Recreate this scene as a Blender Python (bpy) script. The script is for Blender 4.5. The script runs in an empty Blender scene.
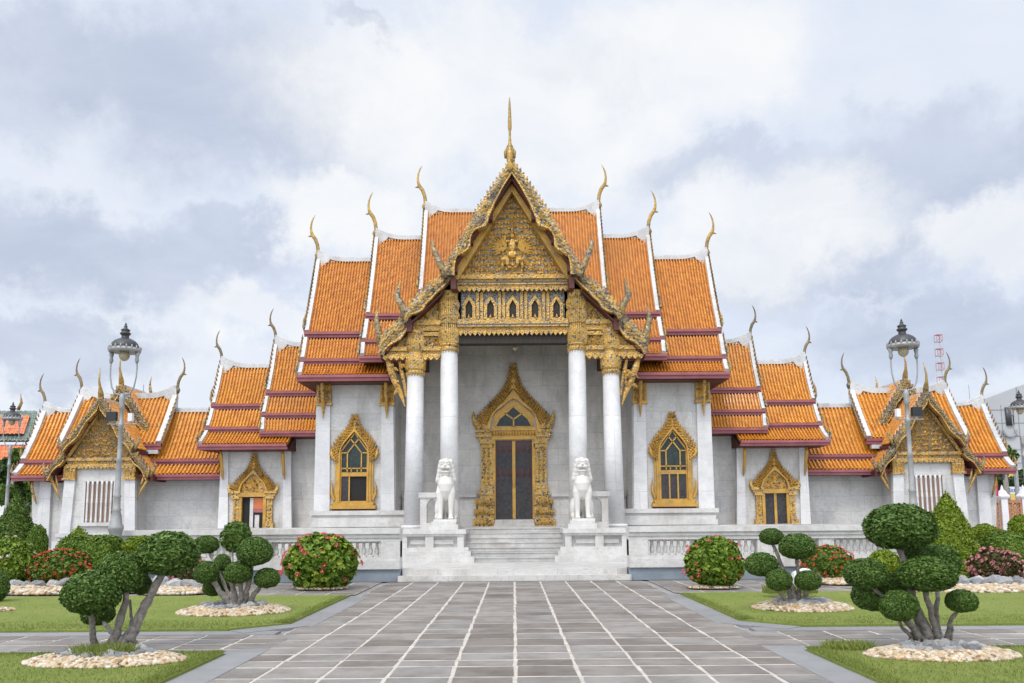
import bpy, math, random
import numpy as np
from mathutils import Vector, Matrix, noise as mnoise

random.seed(7); np.random.seed(7)
scn = bpy.context.scene
COL = scn.collection
# ------------------------------------------------------------------ camera, sky, sun, exposure
F = 850.0; CX = 513.5; PY = 415.0; HZ = 520.0; EYE = 1.6
TILT = math.atan((HZ - PY) / F); CT, ST = math.cos(TILT), math.sin(TILT)
cam_d = bpy.data.cameras.new("camera"); cam = bpy.data.objects.new("camera", cam_d); COL.objects.link(cam)
ROLL = 0.0072
cam.location = (0, 0, EYE)
cam.rotation_euler = (Matrix.Rotation(math.pi / 2 + TILT, 3, 'X') @ Matrix.Rotation(-ROLL, 3, 'Z')).to_euler()
cam_d.sensor_width = 36.0; cam_d.lens = F * 36.0 / 1024.0
cam_d.shift_x = -(CX - 512.0) / 1024.0; cam_d.shift_y = (PY - 341.5) / 1024.0
cam_d.clip_start = 0.1; cam_d.clip_end = 5000.0
scn.camera = cam
scn.view_settings.view_transform = 'Standard'; scn.view_settings.look = 'None'
scn.view_settings.gamma = 1.0; scn.view_settings.exposure = 0.0; scn.view_settings.use_curve_mapping = False

SUN_EL, SUN_AZ = math.radians(55), math.radians(200)      # azimuth clockwise from +Y: behind the camera, slightly left
sun_dir = Vector((math.sin(SUN_AZ) * math.cos(SUN_EL), math.cos(SUN_AZ) * math.cos(SUN_EL), math.sin(SUN_EL)))
sd = bpy.data.lights.new("sun", 'SUN'); sd.energy = 1.5; sd.angle = math.radians(11); sd.color = (1.0, 0.93, 0.83)
so = bpy.data.objects.new("sun", sd); COL.objects.link(so)
so.rotation_euler = (-sun_dir).to_track_quat('-Z', 'Y').to_euler(); so.location = (0, -10, 40)

world = bpy.data.worlds.new("World"); scn.world = world; world.use_nodes = True
def build_world():
    nt = world.node_tree; nt.nodes.clear(); N = nt.nodes; L = nt.links
    def n(t, **kw):
        x = N.new(t)
        for k, v in kw.items(): setattr(x, k, v)
        return x
    def math_(op, a, b=None, c=None, clamp=False):
        m = n('ShaderNodeMath', operation=op); m.use_clamp = clamp
        for i, v in enumerate((a, b, c)):
            if v is None: continue
            if isinstance(v, (int, float)): m.inputs[i].default_value = v
            else: L.new(v, m.inputs[i])
        return m.outputs[0]
    def mix(f, a, b):
        m = n('ShaderNodeMix', data_type='RGBA')
        for i, v in ((0, f), (6, a), (7, b)):
            if isinstance(v, (int, float)): m.inputs[i].default_value = v
            elif isinstance(v, tuple): m.inputs[i].default_value = (*v, 1)
            else: L.new(v, m.inputs[i])
        return m.outputs[2]
    out = n('ShaderNodeOutputWorld'); bg = n('ShaderNodeBackground'); bg.inputs[1].default_value = 0.11
    L.new(bg.outputs[0], out.inputs[0])
    sky = n('ShaderNodeTexSky', sky_type='NISHITA'); sky.sun_disc = False
    sky.sun_elevation = SUN_EL; sky.sun_rotation = SUN_AZ
    tc = n('ShaderNodeTexCoord'); d = tc.outputs['Generated']
    sep = n('ShaderNodeSeparateXYZ'); L.new(d, sep.inputs[0])
    # direction flattened onto a cloud layer
    zz = math_('ADD', math_('MAXIMUM', sep.outputs[2], 0.0), 0.35)
    cv = n('ShaderNodeCombineXYZ')
    L.new(math_('DIVIDE', sep.outputs[0], zz), cv.inputs[0]); L.new(math_('DIVIDE', sep.outputs[1], zz), cv.inputs[1])
    L.new(math_('MULTIPLY', sep.outputs[2], 0.6), cv.inputs[2])
    def noise(scale, detail, rough, off, dist=0.0):
        mp = n('ShaderNodeMapping'); mp.inputs['Location'].default_value = off; L.new(cv.outputs[0], mp.inputs[0])
        t = n('ShaderNodeTexNoise'); t.inputs['Scale'].default_value = scale; t.inputs['Detail'].default_value = detail
        t.inputs['Roughness'].default_value = rough; t.inputs['Distortion'].default_value = dist
        L.new(mp.outputs[0], t.inputs['Vector']); return t.outputs['Fac']
    def smooth(v, lo, hi):
        r = n('ShaderNodeMapRange', interpolation_type='SMOOTHSTEP'); L.new(v, r.inputs[0])
        r.inputs[1].default_value = lo; r.inputs[2].default_value = hi; return r.outputs[0]
    wv = n('ShaderNodeTexNoise'); wv.inputs['Scale'].default_value = 7.5; wv.inputs['Detail'].default_value = 8; wv.inputs['Roughness'].default_value = .66
    L.new(d, wv.inputs['Vector'])
    wsub = n('ShaderNodeVectorMath', operation='SUBTRACT'); L.new(wv.outputs['Color'], wsub.inputs[0]); wsub.inputs[1].default_value = (.5, .5, .5)
    wsc = n('ShaderNodeVectorMath', operation='SCALE'); L.new(wsub.outputs[0], wsc.inputs[0]); wsc.inputs['Scale'].default_value = .21
    wd = n('ShaderNodeVectorMath', operation='ADD'); L.new(d, wd.inputs[0]); L.new(wsc.outputs[0], wd.inputs[1])
    def blob(px, py, rx, ry):                       # a bank of cloud round one direction of the sky
        u, v = (px - CX) / F, (PY - py) / F
        c = Vector((u, CT - v * ST, ST + v * CT)).normalized()
        s = n('ShaderNodeVectorMath', operation='SUBTRACT'); L.new(wd.outputs[0], s.inputs[0]); s.inputs[1].default_value = c
        m = n('ShaderNodeVectorMath', operation='MULTIPLY'); L.new(s.outputs[0], m.inputs[0]); m.inputs[1].default_value = (F / rx, F / rx, F / ry)
        l = n('ShaderNodeVectorMath', operation='LENGTH'); L.new(m.outputs[0], l.inputs[0])
        return smooth(math_('SUBTRACT', 1.3, l.outputs['Value']), 0.0, .75)
    def union(lst):
        a = lst[0]
        for b in lst[1:]: a = math_('MAXIMUM', a, b)
        return a
    dark = union([blob(210, 100, 140, 75), blob(15, 70, 90, 60), blob(605, 75, 62, 26), blob(720, 165, 95, 30),
                  blob(380, 17, 30, 12), blob(920, 180, 150, 60), blob(880, 265, 190, 40), blob(90, 260, 150, 42),
                  blob(220, 245, 80, 30), blob(940, 345, 130, 40), blob(60, 345, 100, 30)])
    white = union([blob(350, 205, 85, 45), blob(500, 110, 210, 80), blob(270, 310, 80, 25), blob(780, 230, 120, 60), blob(680, 60, 120, 60), blob(990, 245, 60, 40)])
    big = smooth(noise(1.3, 7, .55, (2.3, .4, 0), .4), .30, .70)
    fine = smooth(noise(4.2, 8, .6, (7.1, 3.3, 1), .6), .30, .72)
    base = mix(big, (6.7, 7.4, 8.75), (7.9, 8.35, 9.1))
    base = mix(math_('MULTIPLY', fine, .35), base, (8.9, 9.05, 9.3))
    base = mix(math_('MULTIPLY', dark, math_('ADD', .44, math_('MULTIPLY', fine, .45))), base, (4.75, 5.4, 6.8))
    base = mix(math_('MULTIPLY', white, math_('ADD', .55, math_('MULTIPLY', fine, .45))), base, (9.2, 9.25, 9.3))
    # thin veil: a little of the blue sky comes through
    cover = mix(.93, sky.outputs[0], base)
    # the cloud deck is brighter round the hidden sun
    dp = n('ShaderNodeVectorMath', operation='DOT_PRODUCT'); L.new(d, dp.inputs[0]); dp.inputs[1].default_value = sun_dir
    glow = math_('ADD', 1.0, math_('MULTIPLY', smooth(dp.outputs['Value'], .0, 1.0), 1.3))
    sc = n('ShaderNodeVectorMath', operation='SCALE'); L.new(cover, sc.inputs[0]); L.new(glow, sc.inputs['Scale'])
    L.new(sc.outputs[0], bg.inputs[0])
build_world()

# ------------------------------------------------------------------ projection helpers (real positions measured from the photograph)
YOFF = 0.0
def XZ(dx, py, Y):
    # offsets of the building were measured on its left half; the photograph is rolled by ROLL
    a = abs(dx); sg = 1 if dx >= 0 else -1
    if a > 80: dx = sg*(a + (py - PY)*ROLL); py = py - a*ROLL
    else: py = py - YOFF
    v = (PY - py) / F; k = Y / (CT - v * ST)
    return dx / F * k, EYE + (ST + v * CT) * k
def ZY(py, Y): return XZ(0, py, Y)[1]
def unroll(px, py): return px - (py - PY)*ROLL, py + (px - CX)*ROLL
def GR(px, py, z=0.0):
    px, py = unroll(px, py)
    v = (PY - py) / F; k = (z - EYE) / (ST + v * CT)
    return (px - CX) / F * k, k * (CT - v * ST)
def WP(px, py, Y):
    px, py = unroll(px, py); v = (PY - py)/F; k = Y/(CT - v*ST)
    return Vector(((px - CX)/F*k, Y, EYE + (ST + v*CT)*k))

# ------------------------------------------------------------------ mesh builder
class MB:
    def __init__(s): s.v = []; s.f = []; s.m = []; s.mi = 0
    def add(s, vs, fs):
        o = len(s.v); s.v.extend([tuple(p) for p in vs])
        for f in fs: s.f.append(tuple(i + o for i in f)); s.m.append(s.mi)
    def box(s, x0, x1, y0, y1, z0, z1):
        x0, x1 = min(x0, x1), max(x0, x1); y0, y1 = min(y0, y1), max(y0, y1); z0, z1 = min(z0, z1), max(z0, z1)
        s.add([(x0,y0,z0),(x1,y0,z0),(x1,y1,z0),(x0,y1,z0),(x0,y0,z1),(x1,y0,z1),(x1,y1,z1),(x0,y1,z1)],
              [(0,3,2,1),(4,5,6,7),(0,1,5,4),(1,2,6,5),(2,3,7,6),(3,0,4,7)])
    def frust(s, b, t):          # b, t: (x0,x1,y0,y1,z)
        v = []
        for x0, x1, y0, y1, z in (b, t):
            x0, x1 = min(x0, x1), max(x0, x1)
            v += [(x0,y0,z),(x1,y0,z),(x1,y1,z),(x0,y1,z)]
        s.add(v, [(0,3,2,1),(4,5,6,7),(0,1,5,4),(1,2,6,5),(2,3,7,6),(3,0,4,7)])
    def prism(s, poly, y0, y1):  # poly in (x,z), extruded along Y
        n = len(poly)
        if sum(poly[i][0]*poly[(i+1)%n][1]-poly[(i+1)%n][0]*poly[i][1] for i in range(n)) < 0: poly = poly[::-1]
        v = [(x,y0,z) for x,z in poly] + [(x,y1,z) for x,z in poly]
        s.add(v, [tuple(range(n)), tuple(range(2*n-1,n-1,-1))] + [(i+n, (i+1)%n+n, (i+1)%n, i) for i in range(n)])
    def prismx(s, poly, x0, x1): # poly in (y,z), extruded along X
        n = len(poly)
        v = [(x0,y,z) for y,z in poly] + [(x1,y,z) for y,z in poly]
        s.add(v, [tuple(range(n-1,-1,-1)), tuple(range(n,2*n))] + [(i, (i+1)%n, (i+1)%n+n, i+n) for i in range(n)])
    def ring(s, A, B, y0, y1):   # strip between two (x,z) polylines, extruded along Y (y0 is the front)
        n = len(A)
        v = [(x,y0,z) for x,z in A] + [(x,y0,z) for x,z in B] + [(x,y1,z) for x,z in A] + [(x,y1,z) for x,z in B]
        f = []
        for i in range(n-1):
            f += [(i, i+1, n+i+1, n+i), (2*n+i, 3*n+i, 3*n+i+1, 2*n+i+1), (i, 2*n+i, 2*n+i+1, i+1), (n+i, n+i+1, 3*n+i+1, 3*n+i)]
        f += [(0, n, 3*n, 2*n), (n-1, 3*n-1, 4*n-1, 2*n-1)]
        s.add(v, f)
    def sweep(s, pts, side, w, h, off=0.0):
        side = Vector(side).normalized(); pts = [Vector(p) for p in pts]; n = len(pts); v = []
        for i, p in enumerate(pts):
            t = (pts[min(i+1,n-1)] - pts[max(i-1,0)]).normalized(); up = side.cross(t).normalized()
            if up.z < 0: up = -up
            c = p + up*off
            v += [c-side*w/2-up*h/2, c+side*w/2-up*h/2, c+side*w/2+up*h/2, c-side*w/2+up*h/2]
        f = [(0,1,2,3), (4*n-1,4*n-2,4*n-3,4*n-4)]
        for i in range(n-1):
            for k in range(4): f.append((4*i+k, 4*i+4+k, 4*i+4+(k+1)%4, 4*i+(k+1)%4))
        s.add(v, f)
    def tube(s, pts, rad, n=8, sq=1.0, sqdir=None):
        pts = [Vector(p) for p in pts]; m = len(pts)
        if isinstance(rad, (int, float)): rad = [rad]*m
        v = []; ref = Vector((0.013, 1, 0.021)) if sqdir is None else Vector(sqdir)
        for i, p in enumerate(pts):
            t = (pts[min(i+1,m-1)] - pts[max(i-1,0)]).normalized()
            a = t.cross(ref)
            if a.length < 1e-3: a = t.cross(Vector((1,0,0.01)))
            a.normalize(); b = a.cross(t).normalized()
            for k in range(n):
                an = 2*math.pi*k/n
                v.append(p + a*math.cos(an)*rad[i] + b*math.sin(an)*rad[i]*sq)
        f = [tuple(range(n-1,-1,-1)), tuple(range((m-1)*n, m*n))]
        for i in range(m-1):
            for k in range(n): f.append((i*n+k, i*n+(k+1)%n, (i+1)*n+(k+1)%n, (i+1)*n+k))
        s.add(v, f)
    def lathe(s, prof, c=(0,0,0), n=20):
        v = []; m = len(prof)
        for r, z in prof:
            for k in range(n):
                a = 2*math.pi*k/n; v.append((c[0]+r*math.cos(a), c[1]+r*math.sin(a), c[2]+z))
        f = [tuple(range(n-1,-1,-1)), tuple(range((m-1)*n, m*n))]
        for i in range(m-1):
            for k in range(n): f.append((i*n+k, i*n+(k+1)%n, (i+1)*n+(k+1)%n, (i+1)*n+k))
        s.add(v, f)
    def sqlathe(s, prof, c=(0,0,0)):   # square plan, profile (half width, z)
        v = []; m = len(prof)
        for r, z in prof: v += [(c[0]-r,c[1]-r,c[2]+z),(c[0]+r,c[1]-r,c[2]+z),(c[0]+r,c[1]+r,c[2]+z),(c[0]-r,c[1]+r,c[2]+z)]
        f = [(3,2,1,0), tuple(range(4*m-4,4*m))]
        for i in range(m-1):
            for k in range(4): f.append((4*i+k, 4*i+(k+1)%4, 4*i+4+(k+1)%4, 4*i+4+k))
        s.add(v, f)
    def ball(s, c, r, nu=10, nv=7):
        if isinstance(r, (int, float)): r = (r, r, r)
        v = [(c[0], c[1], c[2]-r[2])]
        for j in range(1, nv):
            ph = math.pi*j/nv - math.pi/2
            for i in range(nu):
                a = 2*math.pi*i/nu; v.append((c[0]+r[0]*math.cos(ph)*math.cos(a), c[1]+r[1]*math.cos(ph)*math.sin(a), c[2]+r[2]*math.sin(ph)))
        v.append((c[0], c[1], c[2]+r[2])); f = []
        for i in range(nu):
            f.append((0, 1+(i+1)%nu, 1+i))
            for j in range(nv-2): f.append((1+j*nu+i, 1+j*nu+(i+1)%nu, 1+(j+1)*nu+(i+1)%nu, 1+(j+1)*nu+i))
            f.append((1+(nv-2)*nu+i, 1+(nv-2)*nu+(i+1)%nu, len(v)-1))
        s.add(v, f)
    def leaf(s, x, y, z, ang, ln, wd, dp=.05):   # raised flame-shaped carving facing -Y
        c, sn = math.cos(ang), math.sin(ang)
        def q(a, b, d): return (x + a*c - b*sn, y - d, z + a*sn + b*c)
        s.add([q(0,0,0), q(.3*ln,wd/2,0), q(.7*ln,wd*.38,0), q(ln,wd*.12,dp*.4), q(.62*ln,-wd*.3,0), q(.28*ln,-wd/2,0), q(.38*ln,0,dp)],
              [(1,0,6),(2,1,6),(3,2,6),(4,3,6),(5,4,6),(0,5,6)])
    def build(s, name, mats, parent=None, smooth=False, org=None, link=True):
        if not isinstance(mats, (list, tuple)): mats = [mats]
        o = Vector(org) if org is not None else (Vector(parent['_o']) if parent is not None and '_o' in parent else Vector((0,0,0)))
        me = bpy.data.meshes.new(name)
        me.from_pydata([(p[0]-o.x, p[1]-o.y, p[2]-o.z) for p in s.v], [], s.f)
        for m in mats: me.materials.append(m)
        if len(mats) > 1: me.polygons.foreach_set('material_index', s.m)
        if smooth: me.polygons.foreach_set('use_smooth', [True]*len(me.polygons))
        me.update()
        ob = bpy.data.objects.new(name, me)
        if link: COL.objects.link(ob)
        if parent is not None: ob.parent = parent; ob['_o'] = tuple(o)
        elif org is not None: ob.location = o; ob['_o'] = tuple(o)
        return ob
def tag(o, label, cat, group=None, kind=None):
    if label: o['label'] = label
    if cat: o['category'] = cat
    if group: o['group'] = group
    if kind: o['kind'] = kind
    return o
def thing(name, label, cat, loc, group=None):
    o = bpy.data.objects.new(name, None); COL.objects.link(o); o.location = loc; o['_o'] = tuple(loc); o.empty_display_size = .3
    return tag(o, label, cat, group)
def struct(name, mb, mats, smooth=False):
    o = mb.build(name, mats, None, smooth); o['kind'] = 'structure'; return o
def part(name, mb, mats, parent, smooth=False): return mb.build(name, mats, parent, smooth)
def copy_obj(o, parent=None):
    c = o.copy(); COL.objects.link(c); c.parent = parent
    for ch in o.children: copy_obj(ch, c)
    return c
def resample(P, n):
    P = [Vector((p[0], p[1])) for p in P]; d = [0]
    for a, b in zip(P, P[1:]): d.append(d[-1] + (b-a).length)
    out = []
    for i in range(n):
        t = d[-1]*i/(n-1); k = 0
        while k < len(d)-2 and d[k+1] < t: k += 1
        u = (t-d[k])/max(d[k+1]-d[k], 1e-9); q = P[k].lerp(P[k+1], min(max(u,0),1)); out.append((q.x, q.y))
    return out

# ------------------------------------------------------------------ materials
class NT:
    def __init__(s, name):
        s.m = bpy.data.materials.new(name); s.m.use_nodes = True; s.t = s.m.node_tree; s.N = s.t.nodes; s.L = s.t.links
        s.b = s.N['Principled BSDF']; s.tc = s.N.new('ShaderNodeTexCoord'); s.co = s.tc.outputs['Object']
    def set(s, **kw):
        for k, v in kw.items():
            i = s.b.inputs[k]
            if isinstance(v, bpy.types.NodeSocket): s.L.new(v, i)
            elif isinstance(v, tuple) and len(v) == 3: i.default_value = (*v, 1)
            else: i.default_value = v
        return s
    def map(s, sc=(1,1,1), loc=(0,0,0), rot=(0,0,0), src=None):
        m = s.N.new('ShaderNodeMapping'); m.inputs['Scale'].default_value = sc; m.inputs['Location'].default_value = loc; m.inputs['Rotation'].default_value = rot
        s.L.new(src or s.co, m.inputs[0]); return m.outputs[0]
    def noise(s, scale, detail=4, rough=.55, vec=None, dist=0.0, col=False):
        t = s.N.new('ShaderNodeTexNoise'); t.inputs['Scale'].default_value = scale; t.inputs['Detail'].default_value = detail
        t.inputs['Roughness'].default_value = rough; t.inputs['Distortion'].default_value = dist
        s.L.new(vec or s.co, t.inputs['Vector']); return t.outputs['Color' if col else 'Fac']
    def vor(s, scale, feat='F1', vec=None, out='Distance', rnd=1.0):
        t = s.N.new('ShaderNodeTexVoronoi'); t.feature = feat; t.inputs['Scale'].default_value = scale; t.inputs['Randomness'].default_value = rnd
        s.L.new(vec or s.co, t.inputs['Vector']); return t.outputs[out]
    def ramp(s, v, stops, interp='LINEAR'):
        r = s.N.new('ShaderNodeValToRGB'); r.color_ramp.interpolation = interp
        e = r.color_ramp.elements
        while len(e) < len(stops): e.new(.5)
        for x, (p, c) in zip(e, stops):
            x.position = p; x.color = (*c, 1) if isinstance(c, tuple) else (c, c, c, 1)
        s.L.new(v, r.inputs[0]); return r.outputs[0]
    def mix(s, f, a, b, mode='MIX'):
        m = s.N.new('ShaderNodeMix'); m.data_type = 'RGBA'; m.blend_type = mode
        for i, v in ((0, f), (6, a), (7, b)):
            if isinstance(v, (int, float)): m.inputs[i].default_value = v
            elif isinstance(v, tuple): m.inputs[i].default_value = (*v, 1)
            else: s.L.new(v, m.inputs[i])
        return m.outputs[2]
    def math(s, op, a, b=0.0):
        m = s.N.new('ShaderNodeMath'); m.operation = op
        for i, v in enumerate((a, b)):
            if isinstance(v, (int, float)): m.inputs[i].default_value = v
            else: s.L.new(v, m.inputs[i])
        return m.outputs[0]
    def bump(s, h, st=.3, d=.02):
        b = s.N.new('ShaderNodeBump'); b.inputs['Strength'].default_value = st; b.inputs['Distance'].default_value = d
        s.L.new(h, b.inputs['Height']); s.L.new(b.outputs[0], s.b.inputs['Normal']); return s
    def rnd(s): return s.N.new('ShaderNodeNewGeometry').outputs['Random Per Island']
    def obrnd(s): return s.N.new('ShaderNodeObjectInfo').outputs['Random']

def m_marble(name, base=(.645,.625,.595), joints=True, stain=.8, dark=(.34,.335,.33), bs=(1.15,.62)):
    t = NT(name)
    v1 = t.noise(1.1, 6, .62, dist=1.2); v2 = t.noise(3.5, 5, .6, vec=t.map((1, 1, 2.6)), dist=2.0)
    c = t.mix(t.ramp(v1, [(.38, 0.0), (.72, 1.0)]), base, tuple(x*.82 for x in base))
    c = t.mix(t.math('MULTIPLY', t.ramp(v2, [(.52, 0.0), (.62, 1.0), (.70, 0.0)]), .45), c, dark)
    st = t.noise(.9, 7, .7, vec=t.map((1.6, 1.6, .5), (3, 1, 5)))
    c = t.mix(t.math('MULTIPLY', t.ramp(st, [(.48, 0.0), (.72, 1.0)]), stain), c, (.36, .335, .30))
    h = v1
    if joints:
        sx = t.N.new('ShaderNodeSeparateXYZ'); t.L.new(t.co, sx.inputs[0]); cb = t.N.new('ShaderNodeCombineXYZ')
        t.L.new(t.math('ADD', sx.outputs[0], sx.outputs[1]), cb.inputs[0]); t.L.new(sx.outputs[2], cb.inputs[1])
        br = t.N.new('ShaderNodeTexBrick'); t.L.new(cb.outputs[0], br.inputs['Vector']); br.inputs['Scale'].default_value = 1
        br.inputs['Brick Width'].default_value = bs[0]; br.inputs['Row Height'].default_value = bs[1]; br.inputs['Mortar Size'].default_value = .006
        br.inputs['Color1'].default_value = (1,1,1,1); br.inputs['Color2'].default_value = (.86,.87,.885,1); br.inputs['Mortar'].default_value = (.62,.61,.59,1)
        c = t.mix(1.0, c, br.outputs['Color'], 'MULTIPLY')
    t.set(**{'Base Color': c, 'Roughness': .42}); t.bump(h, .12, .02); return t.m
def m_gold(name, c1=(.62,.36,.055), c2=(.36,.19,.035), spots=0.0, scale=16, metal=.45, bump=.5, dirt=.3):
    t = NT(name)
    n1 = t.noise(2.4, 6, .65); c = t.mix(t.ramp(n1, [(.35, 0.0), (.7, 1.0)]), c1, c2)
    vd = t.vor(scale)
    if spots > 0:
        vc = t.vor(scale*1.25, out='Color'); sp = t.N.new('ShaderNodeSeparateColor'); t.L.new(vc, sp.inputs[0])
        c = t.mix(t.ramp(sp.outputs[0], [(0, 1.0), (spots, 0.0)], 'CONSTANT'), c, (.085, .09, .095))
        c = t.mix(t.ramp(sp.outputs[1], [(0, 1.0), (spots*.42, 0.0)], 'CONSTANT'), c, (.33, .33, .32))
    dn = t.noise(1.3, 7, .7, vec=t.map((1,1,1), (4,2,7)))
    c = t.mix(t.math('MULTIPLY', t.ramp(dn, [(.5, 0.0), (.68, 1.0)]), dirt), c, (.11, .10, .09))
    t.set(**{'Base Color': c, 'Roughness': .38, 'Metallic': metal}); t.bump(vd, bump, .03); return t.m
def m_plain(name, col, rough=.6, var=.2, scale=3.0, metal=0.0, bump=.1, spec=.5):
    t = NT(name); n1 = t.noise(scale, 6, .65)
    c = t.mix(t.ramp(n1, [(.3, 0.0), (.72, 1.0)]), tuple(min(x*(1+var), 1) for x in col), tuple(x*(1-var) for x in col))
    t.set(**{'Base Color': c, 'Roughness': rough, 'Metallic': metal, 'Specular IOR Level': spec}); t.bump(n1, bump, .02); return t.m
def m_tile(name, a, b, c3):
    t = NT(name); r = t.rnd()
    c = t.ramp(r, [(0, b), (.35, a), (.8, a), (1, c3)])
    n1 = t.noise(.7, 5, .6); c = t.mix(t.math('MULTIPLY', t.ramp(n1, [(.48, 0.0), (.75, 1.0)]), .3), c, tuple(x*.55 for x in a))
    n2 = t.noise(9, 3, .6); c = t.mix(t.math('MULTIPLY', t.ramp(n2, [(.64, 0.0), (.8, 1.0)]), .35), c, (.20, .075, .02))
    t.set(**{'Base Color': c, 'Roughness': .32, 'Coat Weight': .15}); return t.m
def m_leaf(name, a, b, c3, rough=.38, tr=.12):
    t = NT(name); r = t.rnd(); c = t.ramp(r, [(0, a), (.6, b), (1, c3)])
    n1 = t.noise(2.2, 3, .5); c = t.mix(t.math('MULTIPLY', t.ramp(n1, [(.4, 0.0), (.7, 1.0)]), .4), c, b)
    c = t.mix(t.math('MULTIPLY', t.obrnd(), .25), c, a)
    t.set(**{'Base Color': c, 'Roughness': rough+.1, 'Specular IOR Level': .22}); return t.m
def m_island(name, stops, rough=.6, nscale=6, var=.25, bump=.2):
    t = NT(name); c = t.ramp(t.rnd(), stops); n1 = t.noise(nscale, 6, .7)
    c = t.mix(t.math('MULTIPLY', t.ramp(n1, [(.4, 0.0), (.75, 1.0)]), var*2), c, t.mix(1.0, c, (.5,.48,.46), 'MULTIPLY'))
    t.set(**{'Base Color': c, 'Roughness': rough}); t.bump(n1, bump, .01); return t.m
def m_glass(name, col, rough=.12):
    t = NT(name); n1 = t.noise(9, 4, .6); v = t.vor(14, out='Color')
    sp = t.N.new('ShaderNodeSeparateColor'); t.L.new(v, sp.inputs[0])
    c = t.mix(t.math('MULTIPLY', sp.outputs[0], .7), col, tuple(x*2.2 for x in col))
    t.set(**{'Base Color': c, 'Roughness': rough, 'Specular IOR Level': .3}); t.bump(n1, .06, .01); return t.m

M = {}
M['marble'] = m_marble('wall_marble')
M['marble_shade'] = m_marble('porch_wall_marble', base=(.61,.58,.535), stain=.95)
M['marble_col'] = m_marble('column_marble', base=(.71,.70,.69), joints=True, stain=.25, dark=(.48,.48,.5), bs=(6.0,2.6))
M['marble_step'] = m_marble('step_marble', base=(.60,.58,.55), joints=True, stain=.9, bs=(1.6,.6))
M['marble_rail'] = m_marble('rail_marble', base=(.615,.60,.575), joints=False, stain=.85)
M['lion'] = m_marble('statue_marble', base=(.68,.655,.61), joints=False, stain=.35, dark=(.62,.6,.57))
M['bluestone'] = m_plain('plinth_bluestone', (.19,.225,.26), .6, .25, 1.5)
M['white'] = m_plain('white_plaster', (.72,.72,.72), .55, .12, 4)
M['ridge'] = m_marble('ridge_plaster', base=(.62,.62,.62), joints=False, stain=.75, dark=(.30,.30,.30))
M['gold'] = m_gold('gold_paint', spots=0.0, metal=.25, bump=.25, scale=20, c1=(.58,.335,.06), c2=(.38,.21,.042), dirt=.5)
M['oldgold'] = m_gold('old_gold_leaf', c1=(.62,.37,.08), c2=(.40,.23,.06), spots=.09, scale=18, bump=.8, dirt=.45, metal=.25)
M['chofagold'] = m_gold('weathered_gold', c1=(.50,.31,.06), c2=(.22,.15,.06), spots=.0, scale=10, bump=.5, dirt=.85, metal=.3)
M['carved'] = m_gold('carved_gold', c1=(.62,.36,.07), c2=(.36,.20,.05), spots=.06, scale=13, bump=.8, metal=.25)
M['mosaic'] = m_gold('glass_mosaic_gold', c1=(.62,.38,.09), c2=(.40,.24,.06), spots=.12, scale=15, bump=.8, dirt=.35, metal=.25)
M['backing'] = m_gold('mosaic_backing', c1=(.30,.25,.16), c2=(.20,.19,.175), spots=.35, scale=20, bump=.7, metal=.2)
M['pedgold'] = m_gold('pediment_gold', c1=(.78,.50,.13), c2=(.58,.35,.09), spots=.04, scale=14, bump=.7, dirt=.25, metal=.25)
M['chofadark'] = m_gold('dark_aged_finial', c1=(.26,.18,.07), c2=(.10,.085,.06), scale=10, bump=.5, dirt=.7, metal=.2)
M['nagadark'] = m_gold('dark_aged_naga', c1=(.42,.27,.08), c2=(.18,.135,.075), spots=.14, scale=12, bump=.8, dirt=.8, metal=.2)
M['agedground'] = m_gold('aged_gold_ground', c1=(.26,.165,.06), c2=(.13,.09,.045), scale=16, bump=.7, dirt=.5, metal=.2)
M['naga'] = m_gold('weathered_naga_scales', c1=(.54,.33,.075), c2=(.19,.135,.065), spots=.18, scale=12, bump=.9, dirt=.85, metal=.25)
M['redpaint'] = m_plain('soffit_red', (.085,.016,.014), .6, .25, 3)
M['fascia'] = m_plain('fascia_maroon', (.29,.09,.10), .55, .22, 2.2)
M['dark'] = m_plain('unlit_interior_dark', (.012,.011,.010), .8, .2)  # near-black colour stands in for unlit rooms behind open leaves
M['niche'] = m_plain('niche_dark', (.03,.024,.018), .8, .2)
M['tile'] = m_tile('orange_roof_tile', (.55,.208,.024), (.43,.142,.020), (.62,.265,.036))
M['tile_y'] = m_tile('amber_roof_tile', (.58,.235,.026), (.46,.165,.018), (.65,.30,.038))
M['underslab'] = m_plain('roof_bed_gap_shade', (.09,.03,.015), .8, .3)  # slab under the tiles, coloured dark to stand in for shade in their gaps
M['glass'] = m_glass('window_glass', (.018,.028,.027), .3)
M['panel'] = m_glass('door_panel_glass', (.030,.028,.030), .35)
M['tracery'] = m_plain('dark_red_tracery', (.06,.018,.015), .4, .3)
M['doorred'] = m_plain('door_red', (.12,.02,.015), .5, .25)
M['lamp_metal'] = m_plain('lamp_grey_metal', (.30,.30,.30), .45, .2, 5, .2)
M['lamp_dome'] = m_plain('lamp_dome_lead', (.06,.06,.064), .45, .3, 6, .4)
M['globe'] = m_plain('lamp_globe', (.42,.36,.25), .25, .2, 8)
M['black'] = m_plain('black_plastic', (.012,.012,.013), .4, .2)
M['topiary'] = m_leaf('topiary_leaf', (.036,.076,.012), (.080,.150,.026), (.18,.255,.06))
M['shrub'] = m_leaf('shrub_leaf', (.045,.095,.010), (.125,.205,.018), (.27,.33,.04))
M['shrubdark'] = m_leaf('dark_shrub_leaf', (.05,.088,.012), (.095,.16,.020), (.17,.23,.035))
M['hedge'] = m_leaf('hedge_leaf', (.045,.09,.010), (.10,.17,.016), (.18,.25,.03))
M['hedgedark'] = m_leaf('dark_cone_leaf', (.030,.062,.009), (.070,.125,.014), (.13,.185,.026))
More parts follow.
